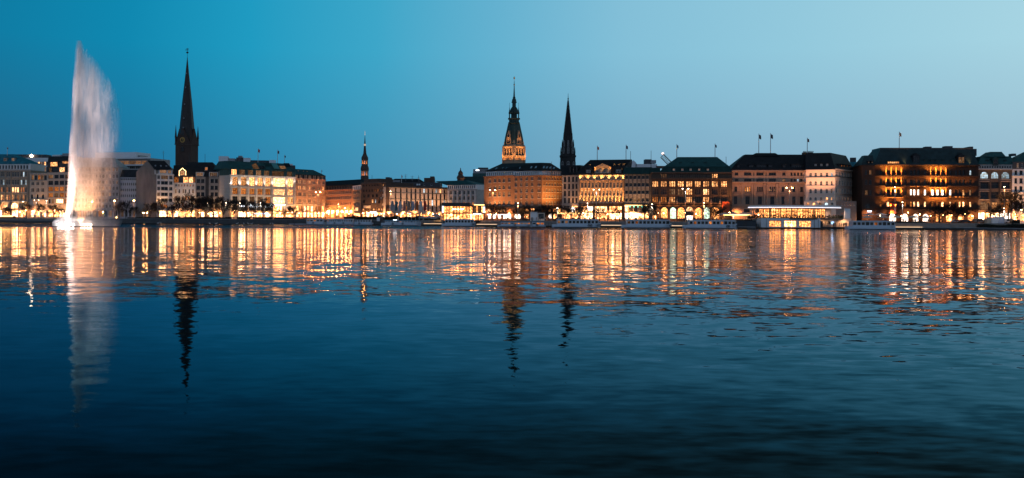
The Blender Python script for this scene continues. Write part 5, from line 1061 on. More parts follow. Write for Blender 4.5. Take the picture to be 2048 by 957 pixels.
# planters with shrubs along the terrace edge
LEAF = pmat('dark_leaves', (.016, .022, .012), .8, var=.6, scale=3)
m = MB()
rnd = random.Random(5)
for i in range(1500):
    a = math.pi * (1.0 + rnd.random()); rr = 18.6 + rnd.random() * .5; x, y = cx + rr * math.cos(a), cyy + (rr - 5.7) * math.sin(a); zz = zf + rnd.random() ** 1.4 * 1.15; s_ = .12 + rnd.random() * .16; d = Vector((rnd.uniform(-1, 1), rnd.uniform(-1, 1), rnd.uniform(-.3, 1))).normalized(); o_ = d.orthogonal().normalized()
    c_ = Vector((x, y, zz)); m.q([c_ - o_ * s_, c_ - d * s_ * .6, c_ + o_ * s_, c_ + d * s_ * 1.3])
m.build('terrace_planting', LEAF, b.root)
# ============================================================ fountain
PLX, PLD = 150, 350
fx = P(PLX, 453, PLD); FK = PLD / F
r = empty('fountain', (fx.x, fx.y, 0), 'towering floodlit water jet drifting to the right in a pale veil', 'fountain')
zf_ = lambda py: P(PLX, py, PLD).z
XL = [(453, 108), (446, 107), (440, 112), (434, 123), (428, 131), (418, 134.5), (380, 137), (300, 141), (200, 147), (130, 150.5), (95, 152), (83, 153)]
XR = [(453, 236), (446, 240), (420, 244), (380, 243), (310, 243), (250, 240), (200, 238), (150, 208), (120, 187), (100, 168), (88, 158), (80, 156)]
XL.sort(); XR.sort()
m = MB(); rings = []
for py in (453.5, 449, 445, 440, 434, 425, 410, 390, 360, 330, 300, 270, 240, 210, 185, 160, 140, 120, 105, 94, 86, 82):
    a, b_ = (lerp_tab(XL, py) - PLX - 3) * FK, (lerp_tab(XR, py) - PLX + 4) * FK; c_, w_ = (a + b_) / 2, (b_ - a) / 2; zz = zf_(py) + .02
    rings.append([(c_ + w_ * math.cos(2 * math.pi * i / 20), min(5.0, w_ * .8) * math.sin(2 * math.pi * i / 20), zz) for i in range(20)])
m.loft(rings)
vm = bpy.data.materials.new('water_spray'); vm.use_nodes = True; nt = vm.node_tree; nt.nodes.clear()
tc = nd(nt, 'ShaderNodeTexCoord'); s = nd(nt, 'ShaderNodeSeparateXYZ'); nt.links.new(tc.outputs['Object'], s.inputs[0])
x, y, zc = s.outputs; H_ = zf_(83)
hz = mth(nt, 'DIVIDE', zc, H_, clamp=True)
def curve(tab):
    pts = sorted(((zf_(py) / H_, (px - PLX) * FK) for py, px in tab)); lo = min(p[1] for p in pts) - 1; hi = max(p[1] for p in pts) + 1
    n = nt.nodes.new('ShaderNodeFloatCurve'); cv = n.mapping.curves[0]
    while len(cv.points) < len(pts): cv.points.new(.5, .5)
    for p, (a, v) in zip(cv.points, pts): p.location = (max(0, min(1, a)), (v - lo) / (hi - lo)); p.handle_type = 'VECTOR'
    n.mapping.update(); nt.links.new(hz, n.inputs['Value'])
    return mth(nt, 'ADD', mth(nt, 'MULTIPLY', n.outputs[0], hi - lo), lo)
xl, xr = curve(XL), curve(XR)
wd = mth(nt, 'MAXIMUM', mth(nt, 'SUBTRACT', xr, xl), .3)
nz = noise(nt, vmul(nt, tc.outputs['Object'], (.55, .4, .075)), 1.0, 3, .55, .8)
xx = mth(nt, 'ADD', x, mth(nt, 'MULTIPLY', mth(nt, 'SUBTRACT', nz, .5), mth(nt, 'MULTIPLY', wd, 1.5)))
u = mth(nt, 'DIVIDE', mth(nt, 'SUBTRACT', xx, xl), wd)
eL = mapr(nt, u, -.02, .07, 0, 1, True); eR = mapr(nt, u, .34, .98, 1, 0, False)
yy = mapr(nt, mth(nt, 'ABSOLUTE', y), 1.2, 4.6, 1, 0, True)
body = mth(nt, 'MULTIPLY', mth(nt, 'MULTIPLY', eL, eR), yy)
n2 = noise(nt, vmul(nt, tc.outputs['Object'], (.58, .5, .07)), 1.0, 5, .62, 1.6)
body = mth(nt, 'MULTIPLY', body, mapr(nt, n2, .41, .60, .06, 2.1))
dj = mth(nt, 'SUBTRACT', x, mth(nt, 'ADD', xl, .9))
jet = mth(nt, 'MULTIPLY', mth(nt, 'POWER', 2.718, mth(nt, 'MULTIPLY', mth(nt, 'MULTIPLY', dj, dj), -1.6)), mth(nt, 'POWER', 2.718, mth(nt, 'MULTIPLY', mth(nt, 'MULTIPLY', y, y), -1.2)))
jet = mth(nt, 'MULTIPLY', jet, mapr(nt, hz, 0, 1, 1.0, .35))
base = mth(nt, 'MULTIPLY', mapr(nt, zc, .5, 3.6, 1, 0, True), mapr(nt, x, 1.5, 7.5, 1.0, .25, True))
far = mth(nt, 'MULTIPLY', mth(nt, 'MULTIPLY', mapr(nt, hz, .05, .55, .22, 1.0), mapr(nt, hz, .78, 1.0, 1.0, .3)), FOUNT[0])
dens = mth(nt, 'ADD', mth(nt, 'ADD', mth(nt, 'MULTIPLY', body, far), mth(nt, 'MULTIPLY', jet, FOUNT[1])), mth(nt, 'MULTIPLY', base, FOUNT[2]))
vs = nd(nt, 'ShaderNodeVolumePrincipled'); vs.inputs['Color'].default_value = (.96, .93, .95, 1); vs.inputs['Anisotropy'].default_value = .1; nt.links.new(dens, vs.inputs['Density'])
out = nd(nt, 'ShaderNodeOutputMaterial'); nt.links.new(vs.outputs[0], out.inputs['Volume'])
tr = nd(nt, 'ShaderNodeBsdfTransparent'); rgb = nd(nt, 'ShaderNodeRGB'); rgb.outputs[0].default_value = (1, 1, 1, 1); nt.links.new(rgb.outputs[0], tr.inputs[0]); nt.links.new(tr.outputs[0], out.inputs['Surface'])
m.build('water_veil', vm, r)
# thin falling streaks of drops inside the veil
m = MB(); rnd = random.Random(3)
for i in range(2600):
    t_ = rnd.random() ** .9; py = 448 - t_ * 350; l_, r_ = lerp_tab(XL, py), lerp_tab(XR, py); q = rnd.random() ** 2.4; px = l_ + 2 + q * (r_ - l_) * .85
    c_ = Vector(((px - PLX) * FK, rnd.uniform(-1, 1) * min(2.5, .4 + q * 4), zf_(py))); L_ = rnd.uniform(.25, 1.1); w_ = rnd.uniform(.012, .035)
    m.q([c_ + Vector((-w_, 0, 0)), c_ + Vector((0, -w_, -L_ * .3)), c_ + Vector((w_, 0, 0)), c_ + Vector((.04 * L_, 0, L_))]); m.q([c_ + Vector((0, w_, 0)), c_ + Vector((0, -w_, -L_ * .3)), c_ + Vector((.04 * L_, 0, L_))])
m.build('water_drop', pmat('white_drops', (.85, .85, .88), .3, var=.02), r)
m = MB(); m.lathe([(.9, -.3), (.9, .25), (.3, .4), (.3, 1.2)], 12, ((140 - PLX) * FK, 0)); [m.box((p - PLX) * FK, (p + 17 - PLX) * FK, -1.6, 1.6, -.2, .22) for p in (132, 150, 168)]; m.build('float_platform', DMETAL, r)
for px, dx, en, py, cone, dy, *hh in ((141, 1.0, 45000, 452, 26, -3.0), (146, .0, 30000, 452, 16, -3.5), (128, 12, 6000, 452, 60, -6), (172, -8, 5000, 452, 70, -6), (120, 7, 60000, 452, 15, -26, 50), (190, -3, 60000, 452, 15, -26, 48), (112, 8, 30000, 452, 18, -22, 33), (200, -5, 30000, 452, 18, -22, 30), (120, 7, 12000, 452, 30, -20, 16), (165, 3, 5200, 452, 50, -9, 13), (190, -2, 5200, 452, 50, -10, 12)):
    ld = bpy.data.lights.new('flood_or_fill', 'SPOT'); ld.energy = en * FOUNT[3]; ld.color = (1, .46, .20) if en < 5500 else (1, .60, .38) if en < 30000 else (1, .80, .76); ld.spot_size = math.radians(cone); ld.spot_blend = .8; ld.shadow_soft_size = .3  # spots out over open water are added to fill the plume evenly
    o = bpy.data.objects.new('flood_or_fill', ld); C.objects.link(o); o.parent = r; o.location = ((px - PLX) * FK, dy, .6)
    tgt = Vector(((px + dx - PLX) * FK + 1.5, 0, hh[0] if hh else 46 if cone < 30 else 12)); o.rotation_euler = (Vector(o.location) - tgt).to_track_quat('Z', 'Y').to_euler()
for p in (165, 171, 177, 183): m = MB(); m.lathe([(.1, .22), (.35, .3), (.35, .65), (.1, .75)], 8, ((p - PLX) * FK, -.8)); m.build('floodlight_housing', glow('float_lamp', (1, .78, .6), 45), r)
for p in (120, 127, 134, 141, 148): m = MB(); m.lathe([(.1, .22), (.4, .3), (.4, .65), (.1, .75)], 8, ((p - PLX) * FK, -.8)); m.build('floodlight_housing', glow('float_lamp_white', (1, .9, .82), 70), r)
# ============================================================ names of neighbours for labels
SPANS = [(60, 'the tan stone office'), (94, 'the cream townhouse'), (137, "the slanted glass penthouse"), (237, "the gridded grey office"), (272, "the tiny-windowed pale office"), (312, 'the blank gable wall'),
 (347, "the white-framed gabled house"), (390, 'the fairy-lit white house'), (438, 'the grey twin-bay house'), (459, 'the narrow grey house'), (545, "the arcade's black signs"), (590, "the arcade's big lit windows"), (650, 'the pinkish brick office'), (722, 'the orange sandstone office'),
 (771, 'the dark brick building'), (884, 'the striped slab block'), (968, 'the glass pavilion'), (1028, "the red brick corner"), (1084, "the two white kiosks"), (1125, "the receding brick side"), (1158, 'the narrow pale house'), (1248, 'the golden uplit facade'),
 (1302, 'the dark grey office grid'), (1370, "the arched store windows"), (1463, "the store's orange banners"), (1515, 'the neoclassical bank'), (1612, 'the round restaurant pavilion'), (1710, "the pavilion's recessed end"), (1800, "the palace's banner bay"), (1880, "the palace's white windows"), (1957, "the palace's far bay"), (2024, 'the dark arched house'), (3000, "the lit-roofed white house")]
CNT = {}
def lab(kind, prep, px, extra=''):
    ref = next(n for lim, n in SPANS if px <= lim); k = (kind, prep, ref); CNT[k] = CNT.get(k, 0) + 1
    return kind, prep, ref, CNT[k]
PENDING = []
def queue(o, kind, prep, px):
    PENDING.append((o, kind, prep, next(n for lim, n in SPANS if px <= lim), px))
def flush():
    """Labels say what a thing stands by; among several alike at one place, which one along the row."""
    g = {}
    for rec in PENDING: g.setdefault(rec[1:4], []).append(rec)
    for (kind, prep, ref), recs in g.items():
        recs.sort(key=lambda r_: r_[4]); n = len(recs)
        for i, r_ in enumerate(recs):
            r_[0]['label'] = f'{kind} {prep} {ref}' + ('' if n == 1 else f', {ORD[i]} from left' if i < len(ORD) else f', {ORD[n - 1 - i]} from right')
def ground_at(px, D):
    s_ = D - lerp_tab(SHORE, px)
    return lowz(px) if s_ < 9.2 else ((lowz(px) + GZ) / 2 if s_ < 11.2 else GZ)
# ============================================================ bare trees
BARK = pmat('bark', (.014, .011, .009), .9, var=.4, scale=2)
TWIG = pmat('twigs', (.013, .010, .008), .9, var=.4, scale=2)
def make_tree(seed, H, spread, levels=5, dense=1.0):
    rnd = random.Random(seed); tm, cm = MB(), MB()
    th = H * .24; tm.lathe([(.34, -.3), (.24, .6), (.18, th)], 7)
    def grow(p, d, L, rad, lv):
        q = p + d * L; mid = p + d * L * .5 + Vector((rnd.uniform(-1, 1), rnd.uniform(-1, 1), rnd.uniform(-.3, .6))) * L * .09
        cm.tube(p, mid, rad, rad * .82, 4 if lv < 3 else 3); cm.tube(mid, q, rad * .82, rad * .6, 4 if lv < 3 else 3)
        if lv >= levels: return
        n = 3 if lv < 2 else rnd.choice((2, 3, 3))
        for i in range(n):
            a = rnd.uniform(0, 6.283); t_ = rnd.uniform(.35, .8) * spread; o_ = d.orthogonal().normalized(); o_.rotate(Matrix.Rotation(a, 3, d))
            nd_ = (d + o_ * t_ + Vector((0, 0, .12))).normalized(); st = p.lerp(q, rnd.uniform(.55, 1.0)) if i else q
            grow(st, nd_, L * rnd.uniform(.62, .86), max(.046, rad * .6), lv + 1)
    base = Vector((0, 0, th * .9))
    for i in range(4):
        a = i * 1.57 + rnd.uniform(-.4, .4); grow(base + Vector((0, 0, rnd.uniform(-.1, .12) * H)), Vector((math.cos(a) * .55 * spread, math.sin(a) * .55 * spread, 1)).normalized(), H * .25, .115, 0)
    grow(base, Vector((0, 0, 1)), H * .24, .13, 0)
    for i in range(5): a = i * 1.25 + .6; grow(base + Vector((0, 0, H * .02 * i)), Vector((math.cos(a) * 1.1 * spread, math.sin(a) * 1.1 * spread, .75)).normalized(), H * .19, .08, 1)
    r = empty('bare_tree', (0, 0, 0), 'x', 'tree', 'bare trees along the promenade')
    tm.build('trunk', BARK, r); cm.build('crown', TWIG, r); return r
protos = [make_tree(s, 11, sp) for s, sp in ((1, .8), (2, .95), (3, .7), (4, 1.05))]
used = [0, 0, 0, 0]
TREES = [(14, 414, 575), (24, 415, 588), (53, 403, 580), (84, 404, 584), (108, 408, 586), (122, 412, 590), (238, 404, 585), (252, 399, 590), (268, 412, 592), (300, 402, 583), (318, 398, 586), (342, 408, 584), (357, 390, 581), (372, 404, 584), (383, 386, 580), (402, 385, 582), (412, 398, 584), (427, 386, 580), (446, 393, 582), (468, 394, 578), (487, 398, 582), (507, 397, 578), (526, 396, 578), (543, 402, 582), (585, 412, 580), (568, 416, 582), (957, 412, 478), (985, 405, 478), (1003, 412, 480), (1036, 412, 470), (1052, 409, 466), (1070, 414, 464), (1090, 408, 462), (1105, 412, 462), (1131, 411, 458), (1150, 410, 456), (1166, 410, 455), (1199, 412, 448), (1232, 414, 446), (1298, 403, 440), (1307, 410, 438), (1426, 412, 436), (1443, 414, 440), (1880, 405, 436), (1905, 404, 434), (1912, 410, 438), (1926, 411, 440), (2017, 374, 428), (2035, 398, 428), (1995, 404, 430)]
for i, (px, pt, D) in enumerate(TREES):
    v = i % 4; o = protos[v] if not used[v] else copy_tree(protos[v]); used[v] = 1
    g = ground_at(px, D); a = P(px, pt, D); h = a.z - g
    o.location = (a.x, D, g); s_ = h / 11.6; o.scale = (s_ * (1.0 if h > 9 else 1.25), s_ * (1.0 if h > 9 else 1.25), s_); o.rotation_euler = (0, 0, i * 1.9)
    queue(o, 'tall bare tree' if h > 11 else 'small bare tree' if h < 7.5 else 'bare leafless tree', 'before', px)
# ============================================================ street lamps
def make_lamp(h, heads, mat, en, col, size):
    r = empty('street_lamp', (0, 0, 0), 'x', 'street lamp', 'street lamps along the promenade'); m = MB(); m.lathe([(.14, -.2), (.12, .8), (.07, h)], 6)
    if heads == 2: m.box(-1.3, 1.3, -.05, .05, h - .1, h)
    m.build('pole', GMETAL, r)
    for s_ in ((-1.2, 1.2) if heads == 2 else (0,)):
        m = MB(); m.lathe([(size * .25, h - size * .4), (size, h - size * .1), (size, h + size * .25), (size * .2, h + size * .6)], 8, (s_, 0)); m.build('lamp_head', mat, r)
    ld = bpy.data.lights.new('bulb_or_fill', 'SPOT'); ld.spot_size = math.radians(156); ld.spot_blend = .5; ld.energy = en * 1.3; ld.color = col; ld.shadow_soft_size = .4; o = bpy.data.objects.new('bulb_or_fill', ld); C.objects.link(o); o.parent = r; o.location = (0, -.2, h - .9 - size); return r
WH, OR = (1, .74, .52), (1, .42, .13)
LAMPPOS = [(12, 372, 590, 1, 'w', 0), (46, 404, 582, 1, 'w', .45), (73, 401, 578, 2, 'w', .4), (93, 402, 580, 1, 'w', .45), (136, 403, 585, 1, 'w', .5), (184, 404, 583, 1, 'o', .55), (229, 402, 580, 1, 'o', .65), (206, 425, 576, 1, 'o', .6), (233, 435, 575, 1, 'o', .3), (268, 402, 578, 1, 'o', .75), (287, 426, 577, 1, 'o', .6), (294, 426, 577, 1, 'o', .6), (416, 407, 579, 1, 'w', .45), (452, 406, 577, 1, 'w', .45), (480, 407, 575, 1, 'w', .4), (521, 406, 574, 1, 'w', .4), (560, 428, 574, 1, 'w', .4), (636, 385, 560, 2, 'o', .4), (677, 409, 552, 1, 'o', .3), (690, 417, 552, 1, 'o', .4), (745, 428, 545, 1, 'w', .4), (768, 428, 540, 1, 'w', .45), (781, 383, 530, 1, 'o', .35), (820, 428, 520, 1, 'w', .5), (866, 428, 505, 1, 'o', .5), (985, 381, 476, 2, 'o', .4), (1036, 407, 462, 1, 'o', .3), (1115, 417, 455, 1, 'w', .5), (1175, 407, 450, 1, 'w', .35), (1193, 380, 446, 2, 'w', .4), (1304, 409, 438, 1, 'w', .4), (1371, 378, 436, 2, 'w', .5), (1408, 406, 434, 1, 'o', .25), (1467, 428, 432, 1, 'w', .3), (1579, 376, 448, 2, 'o', .4), (1790, 375, 430, 1, 'w', .4), (1805, 405, 428, 1, 'w', .45), (2009, 374, 425, 1, 'o', .35), (2008, 417, 425, 1, 'w', .3), (2043, 420, 424, 1, 'o', .3)]
for px, pt, D, n, c, s_ in LAMPPOS:
    g = ground_at(px, D); a = P(px, pt, D); h = a.z - g
    if s_ == 0:
        r = empty('mast', (a.x, D, g), 'thin dark mast standing on the terrace in front of the tan stone office', 'mast'); m = MB(); m.lathe([(.13, -.2), (.06, h)], 6); m.build('pole', DMETAL, r); m = MB(); m.lathe([(.1, h), (.2, h + .15), (.02, h + .4)], 6); m.build('finial', DMETAL, r); continue
    r = make_lamp(h, n, LAMPO if c == 'o' else LAMPW, (2600 if h < 7 else 5200) * LAMPE * (.45 if D > 570 else 1), OR if c == 'o' else WH, s_ * .55); r.location = (a.x, D, g)
    queue(r, ('tall ' if h > 12 else 'low ' if h < 4 else '') + ('twin-headed ' if n == 2 else '') + ('orange street lamp' if c == 'o' else 'white street lamp'), 'before', px)
# ============================================================ flags
def flag(px, pt, pb, D, col=None, side=1, fl=.38, label='', w_=None, droop=True, group=None, thick=.07, base=None):
    a = P(px, pb, D); t_ = P(px, pt, D); h = t_.z - a.z; r = empty('flagpole', a, label, 'flag' if col else 'mast', group); m = MB(); m.lathe([(thick * 1.3, base if base is not None else -1.0), (thick, h)], 6); m.lathe([(.02, h), (thick * 1.8, h + .12), (.02, h + .3)], 6)
    m.build('pole', pmat('pole_white', (.6, .58, .56), .5) if col else DMETAL, r)
    if col:
        fh = h * fl; w_ = w_ or fh * .5; m = MB(); rows = []
        for i in range(7):
            q = i / 6; rows.append([(side * (thick + w_ * q), .18 * math.sin(q * 7 + j * 1.3), h - .1 - fh * j / 5 - (w_ * .55 * q if droop else 0)) for j in range(6)])
        back_ = [[(x, y + .03, z_) for x, y, z_ in rw] for rw in rows]
        m.grid(rows); m.grid(back_); m.build('flag', pmat('flag_' + '_'.join(str(int(c * 100)) for c in col), col, .8, var=.15), r)
    return r
for px, pt, pb, D, col, lb in ((14.5, 295, 309, 632, (.35, .12, .1), 'pinkish flag on the teal roof of the tan stone office'), (516, 298, 327, 625, (.5, .03, .03), 'red flag on the green arcade roof beside grey plant rooms'), (555, 301, 328, 628, (.16, .04, .05), 'dark red flag above white plant box on the arcade roof'), (569, 311, 329, 630, (.02, .025, .05), 'short dark blue flag on the arcade roof'),
                               (643, 341, 351, 650, (.06, .05, .06), 'small drooping dark flag above the pinkish brick office'), (803, 351, 368, 600, (.65, .62, .6), 'white flag blowing above the slab block roof'), (1194.5, 293, 320, 490, (.60, .10, .02), 'bright orange flag on the roof of the golden uplit facade'), (1252, 291, 320, 492, (.10, .09, .14), 'dark flag on white pole beside the white gable'),
                               (1353.5, 290, 315, 478, (.10, .14, .2), 'grey flag on the green mansard, nearer the crane jib'), (1430, 289, 314, 478, (.04, .09, .16), 'blue flag on the green mansard, farther from the crane jib'), (1517.5, 269, 306, 480, (.05, .04, .05), 'taller dark flag on black mansard of the bank'), (1541, 268, 306, 480, (.08, .09, .12), 'drooping dark flag on black mansard of the bank'), (1614.5, 277, 306, 474, (.16, .03, .025), 'dark red flag above the cream corner block'), (1798.5, 265, 297, 466, (.55, .25, .12), 'orange and white flag topping the red palace')):
    flag(px, pt, pb, D, col, 1, .22, lb, None, True, 'rooftop flags', .14)
for px, pt, pb, D, lb in ((379, 307, 330, 612, 'short pale mast on the dark roof before the clock gable tower'), (410, 309, 328, 612, 'lightning rod on the dark roof beside the clock gable tower'), (327, 303, 322, 640, 'dark aerial beside white plant box behind gabled house'), (1261, 304, 346, 476, 'thin rod standing before the white gable'), (1302, 303, 348, 474, 'thin rod before the grey plant box behind green flat roof'), (1452, 315, 344, 475, 'small aerial on the end of the green mansard'), (744, 352, 362, 590, 'thin aerial above the dark brick building'), (837, 352, 372, 605, 'thin dark rod above the slab block'), (1103, 325, 352, 501, 'pale flagless mast on the roof corner of the red brick building')):
    flag(px, pt, pb, D, None, 1, .4, lb, thick=.09)
for i, (px, col, nm) in enumerate(((782, (.30, .32, .36), 'grey'), (790, (.03, .12, .16), 'teal'), (797.5, (.42, .45, .48), 'pale grey'), (806, (.45, .20, .17), 'red and white'), (815, (.35, .22, .16), 'tan'), (823, (.38, .40, .48), 'blue-white'), (831, (.50, .14, .04), 'orange'), (838.5, (.60, .62, .60), 'white'), (847, (.42, .05, .03), 'red'))):
    D = 515 - i * 3; flag(px, 402.5, 438, D, col, 1, .52, f'{nm} drooping flag in the row before the striped slab block', 1.25, False, 'flags in a row before the slab block', .06, GZ - P(px, 438, D).z)
# ============================================================ boats
BW = pmat('boat_white', (.50, .60, .70), .4, var=.08); BD = pmat('boat_dark', (.02, .022, .025), .5); BB = pmat('boat_blue_trim', (.05, .20, .30), .5); TYRE = pmat('tyre_rubber', (.012, .012, .012), .8)
def boat(px0, px1, D, label, top=3.2, win=9, bow=-1, litw=.25, roofm=None, fend=(.35, .7), deckh=1.25, wheelh=False, gap=0):
    a = P((px0 + px1) / 2, HY, D); L = (px1 - px0) / F * D; r = empty('passenger_boat', (a.x, D, 0), label, 'boat', 'white passenger boats moored at the landing')
    h = L / 2; Bm = 2.3; m = MB(); rings = []
    for i in range(13):
        q = -1 + 2 * i / 12; q_b = q * bow * -1
        wq = Bm * (1 - max(0, (q_b - .55) / .45) ** 2.2 * .96) * (1 - max(0, (-q_b - .8) / .2) ** 2 * .3); zt_ = deckh + max(0, (q_b - .5) / .5) ** 2 * .7; x = q * h
        rings.append([(x, -wq * .86, -.4), (x, -wq, .5), (x, -wq, zt_), (x, wq, zt_), (x, wq, .5), (x, wq * .86, -.4)])
    m.loft(rings); 
    hull = m.build('hull', BW, r)
    m = MB(); m.box(-h * .93, h * .88, -Bm - .02, -Bm + .3, .03, .22); m.build('waterline', BD, r)
    c0, c1 = (-h * .80, h * .90) if bow < 0 else (-h * .90, h * .80); Wd = Bm * .88; zc0, zc1 = deckh + .02, top - .16; z0, z1 = zc0 + .35, zc1 - .22; n = win; pw = (c1 - c0) / n
    m = MB()
    for yy_ in (-Wd, Wd):
        m.q([(c0, yy_, zc0), (c1, yy_, zc0), (c1, yy_, z0), (c0, yy_, z0)]); m.q([(c0, yy_, z1), (c1, yy_, z1), (c1, yy_, zc1), (c0, yy_, zc1)])
        for i in range(n + 1):
            x0 = max(c0, c0 + i * pw - .13); x1 = min(c1, c0 + i * pw + .13); m.q([(x0, yy_, z0), (x1, yy_, z0), (x1, yy_, z1), (x0, yy_, z1)])
    for x in (c0, c1): m.q([(x, -Wd, zc0), (x, Wd, zc0), (x, Wd, zc1), (x, -Wd, zc1)])
    m.q([(c0, -Wd, zc0 + .02), (c1, -Wd, zc0 + .02), (c1, Wd, zc0 + .02), (c0, Wd, zc0 + .02)]); m.build('cabin', BW, r)
    for i in range(n):
        ww = pw - .26
        if gap and i % gap == gap - 1: me, mw, mh = window_mesh(ww, zc1 - zc0 - .3, 1, 1, 0, 'd', 'k', .1, False)
        else: me, mw, mh = window_mesh(ww, z1 - z0, 1, 1, 0, ('q' if random.random() < .5 else 'o') if random.random() < litw else 'd', 'w', .1, False)
        o = link('window', me, r, (c0 + i * pw + .13, -Wd + .05, z0)); o.scale = (ww / mw, 1, (z1 - z0) / mh)
    m = MB(); m.loft([[(c0 - .3, -Wd - .2, zc1 + .003), (c1 + .3, -Wd - .2, zc1 + .003), (c1 + .3, Wd + .2, zc1 + .003), (c0 - .3, Wd + .2, zc1 + .003)], [(c0, -Wd + .3, top + .12), (c1, -Wd + .3, top + .12), (c1, Wd - .3, top + .12), (c0, Wd - .3, top + .12)]]); m.build('roof', roofm or BW, r)
    if wheelh: x = bow * h * .45 * -1; m = MB(); m.loft([[(x - 1.4, -1.3, top + .1), (x + 1.4, -1.3, top + .1), (x + 1.4, 1.3, top + .1), (x - 1.4, 1.3, top + .1)], [(x - 1.1, -1.2, top + 1.3), (x + 1.1, -1.2, top + 1.3), (x + 1.1, 1.2, top + 1.3), (x - 1.1, 1.2, top + 1.3)]]); m.build('wheelhouse', BW, r)
    for q in fend:
        x = -h + 2 * h * q; m = MB(); rg = []
        for i in range(12):
            a_ = i * math.pi / 6; rg.append([(x + math.cos(a_) * (.34 + .12 * math.cos(b2)), -Bm - .18 + .12 * math.sin(b2), .95 + math.sin(a_) * (.34 + .12 * math.cos(b2))) for b2 in (0, 1.57, 3.14, 4.71)])
        rg.append(rg[0]); m.grid(rg, 0, True); m.build('tyre_fender', TYRE, r)
    m = MB(); x = -h * .97 if bow < 0 else h * .97; m.tube((x, 0, deckh), (x, 0, deckh + 2.2), .05); m.tube((c0, -Bm + .1, deckh + .75), (-h * .98, -Bm * .5, deckh + .75), .04); m.tube((c1, -Bm + .1, deckh + .75), (h * .98, -Bm * .5, deckh + .75), .04)
    for i in range(4): m.tube((c0 - (c0 + h) * i / 4, -Bm * .8, deckh), (c0 - (c0 + h) * i / 4, -Bm * .8, deckh + .75), .035)
    m.build('rail', GMETAL, r); return r
boat(613, 651, 508, 'short white boat with rounded cabin at the tip of the dark quay wall', 2.9, 5, 1, .1, fend=(.4,))
boat(653, 712, 506, 'long white boat in front of the orange sandstone office', 2.9, 14, 1, .15, fend=(.3, .6), gap=7)
boat(709, 746, 500, 'white boat with greenish roof in front of the dark brick building', 2.8, 6, 1, .1, COPPER2, fend=(.3,))
boat(763, 842, 470, 'low blue-white boat moored below the dark hedge beside lit ticket kiosk', 2.4, 12, -1, .1, BB, fend=(.3, .55), gap=5)
boat(884, 951, 440, 'high-sided white boat in front of the glass pavilion', 3.1, 9, -1, .2, fend=(.93, .97))
boat(995, 1064, 430, 'long low blue-roofed boat with glowing open sides before the red brick building', 2.2, 9, -1, .9, BB, fend=(.5,), deckh=.8)
boat(1063, 1091, 424, 'small white tender with square cabin beside the long low boat', 2.3, 3, 1, .3, BB, fend=(.4,), deckh=.7)
boat(1104, 1201, 412, 'white boat with many square windows before the golden uplit facade', 3.2, 11, -1, .2, fend=(.75, .8, .94, .98), gap=9)
boat(1243, 1343, 406, 'white boat with upswept bow before the dark office grid', 3.2, 11, -1, .3, fend=(.96,), gap=11)
boat(1366, 1474, 397, 'white boat with upswept bow before the arched department store windows', 3.2, 12, -1, .25, fend=(.80, .83, .97), gap=10)
boat(1692, 1791, 384, 'blue-grey boat with large dark windows beside the restaurant pavilion', 3.2, 10, -1, .15, fend=(), gap=4)
for px0, px1, D, lb in ((578, 588, 520, 'tiny pale dinghy lying by the dark quay wall'), (590, 612, 516, 'low narrow rowing boat beside the short white boat')):
    a = P((px0 + px1) / 2, HY, D); L = (px1 - px0) / F * D / 2; r = empty('dinghy', (a.x, D, 0), lb, 'boat'); m = MB(); m.loft([[(x * L, -w_, .5), (x * L, -w_ * .6, -.1), (x * L, w_ * .6, -.1), (x * L, w_, .5)] for x, w_ in ((-1, .1), (-.6, .6), (0, .75), (.7, .65), (1, .4))]); m.build('hull', BW, r); m = MB(); m.box(-.3, .3, -.6, .6, .51, .58); m.build('seat', TWIG, r)
# landing stages between the boats
JET = pmat('jetty_timber', (.035, .030, .026), .9)
for px0, px1, D, lb in ((745, 764, 482, 'dark landing stage below the notice boards'), (845, 885, 468, 'dark cafe pontoon under white parasols'), (951, 996, 440, 'landing stage with bright lights between boat and glass pavilion'), (1090, 1106, 424, 'dark landing stage between tender and long white boat'), (1200, 1245, 414, 'dark landing stage before the golden facade'), (1341, 1368, 406, 'pale landing stage before the department store'), (1474, 1522, 398, 'dark moored pontoon beside the restaurant pavilion'), (1790, 1850, 391, 'pontoon with bright lamps beside the blue-grey boat'), (1848, 1925, 388, 'long dark pontoon with pale rail before the red palace')):
    a = P((px0 + px1) / 2, HY, D); hw = (px1 - px0) / F * D / 2; r = empty('landing_stage', (a.x, D, 0), lb, 'jetty'); m = MB(); m.box(-hw, hw, -1.5, 4, -.3, .55); m.build('deck', JET, r); m = MB()
    for i in range(max(3, int(hw * 2 / 2.2))): x = -hw + .2 + i * (2 * hw - .4) / (max(3, int(hw * 2 / 2.2)) - 1); m.tube((x, 3.6, .55), (x, 3.6, 1.7), .07)
    m.box(-hw, hw, 3.5, 3.7, 1.62, 1.75); m.build('railing', GMETAL if px0 > 1500 else JET, r)
    if px0 in (845, 951, 1200, 1341, 1790): m = MB(); m.box(-hw * .9, hw * .9, 1.0, 1.15, .9, 1.08); m.build('strip_light', glow('pontoon_light', (1, .66, .40), 1.6), r)
for px0, px1, D, y0_, y1_, lb in ((1475, 1514, 397, 441, 455, 'dark navy shed on the pontoon below the lit parasol terrace'),):
    a = P((px0 + px1) / 2, HY, D); hw = (px1 - px0) / F * D / 2; r = empty('boat_shed', (a.x, D + 1.5, .55), lb, 'shed'); h = P(1495, 441, D).z - .55; m = MB(); m.box(-hw, hw, 0, 6, 0, h - .15); m.build('wall', pmat('navy_paint', (.022, .032, .042), .6), r); m = MB(); m.box(-hw - .2, hw + .2, -.3, 6.2, h - .147, h); m.build('roof', DMETAL, r); m = MB(); m.box(-hw * .3, hw * .1, -.06, -.003, .1, h - .5); m.build('door', BD, r)
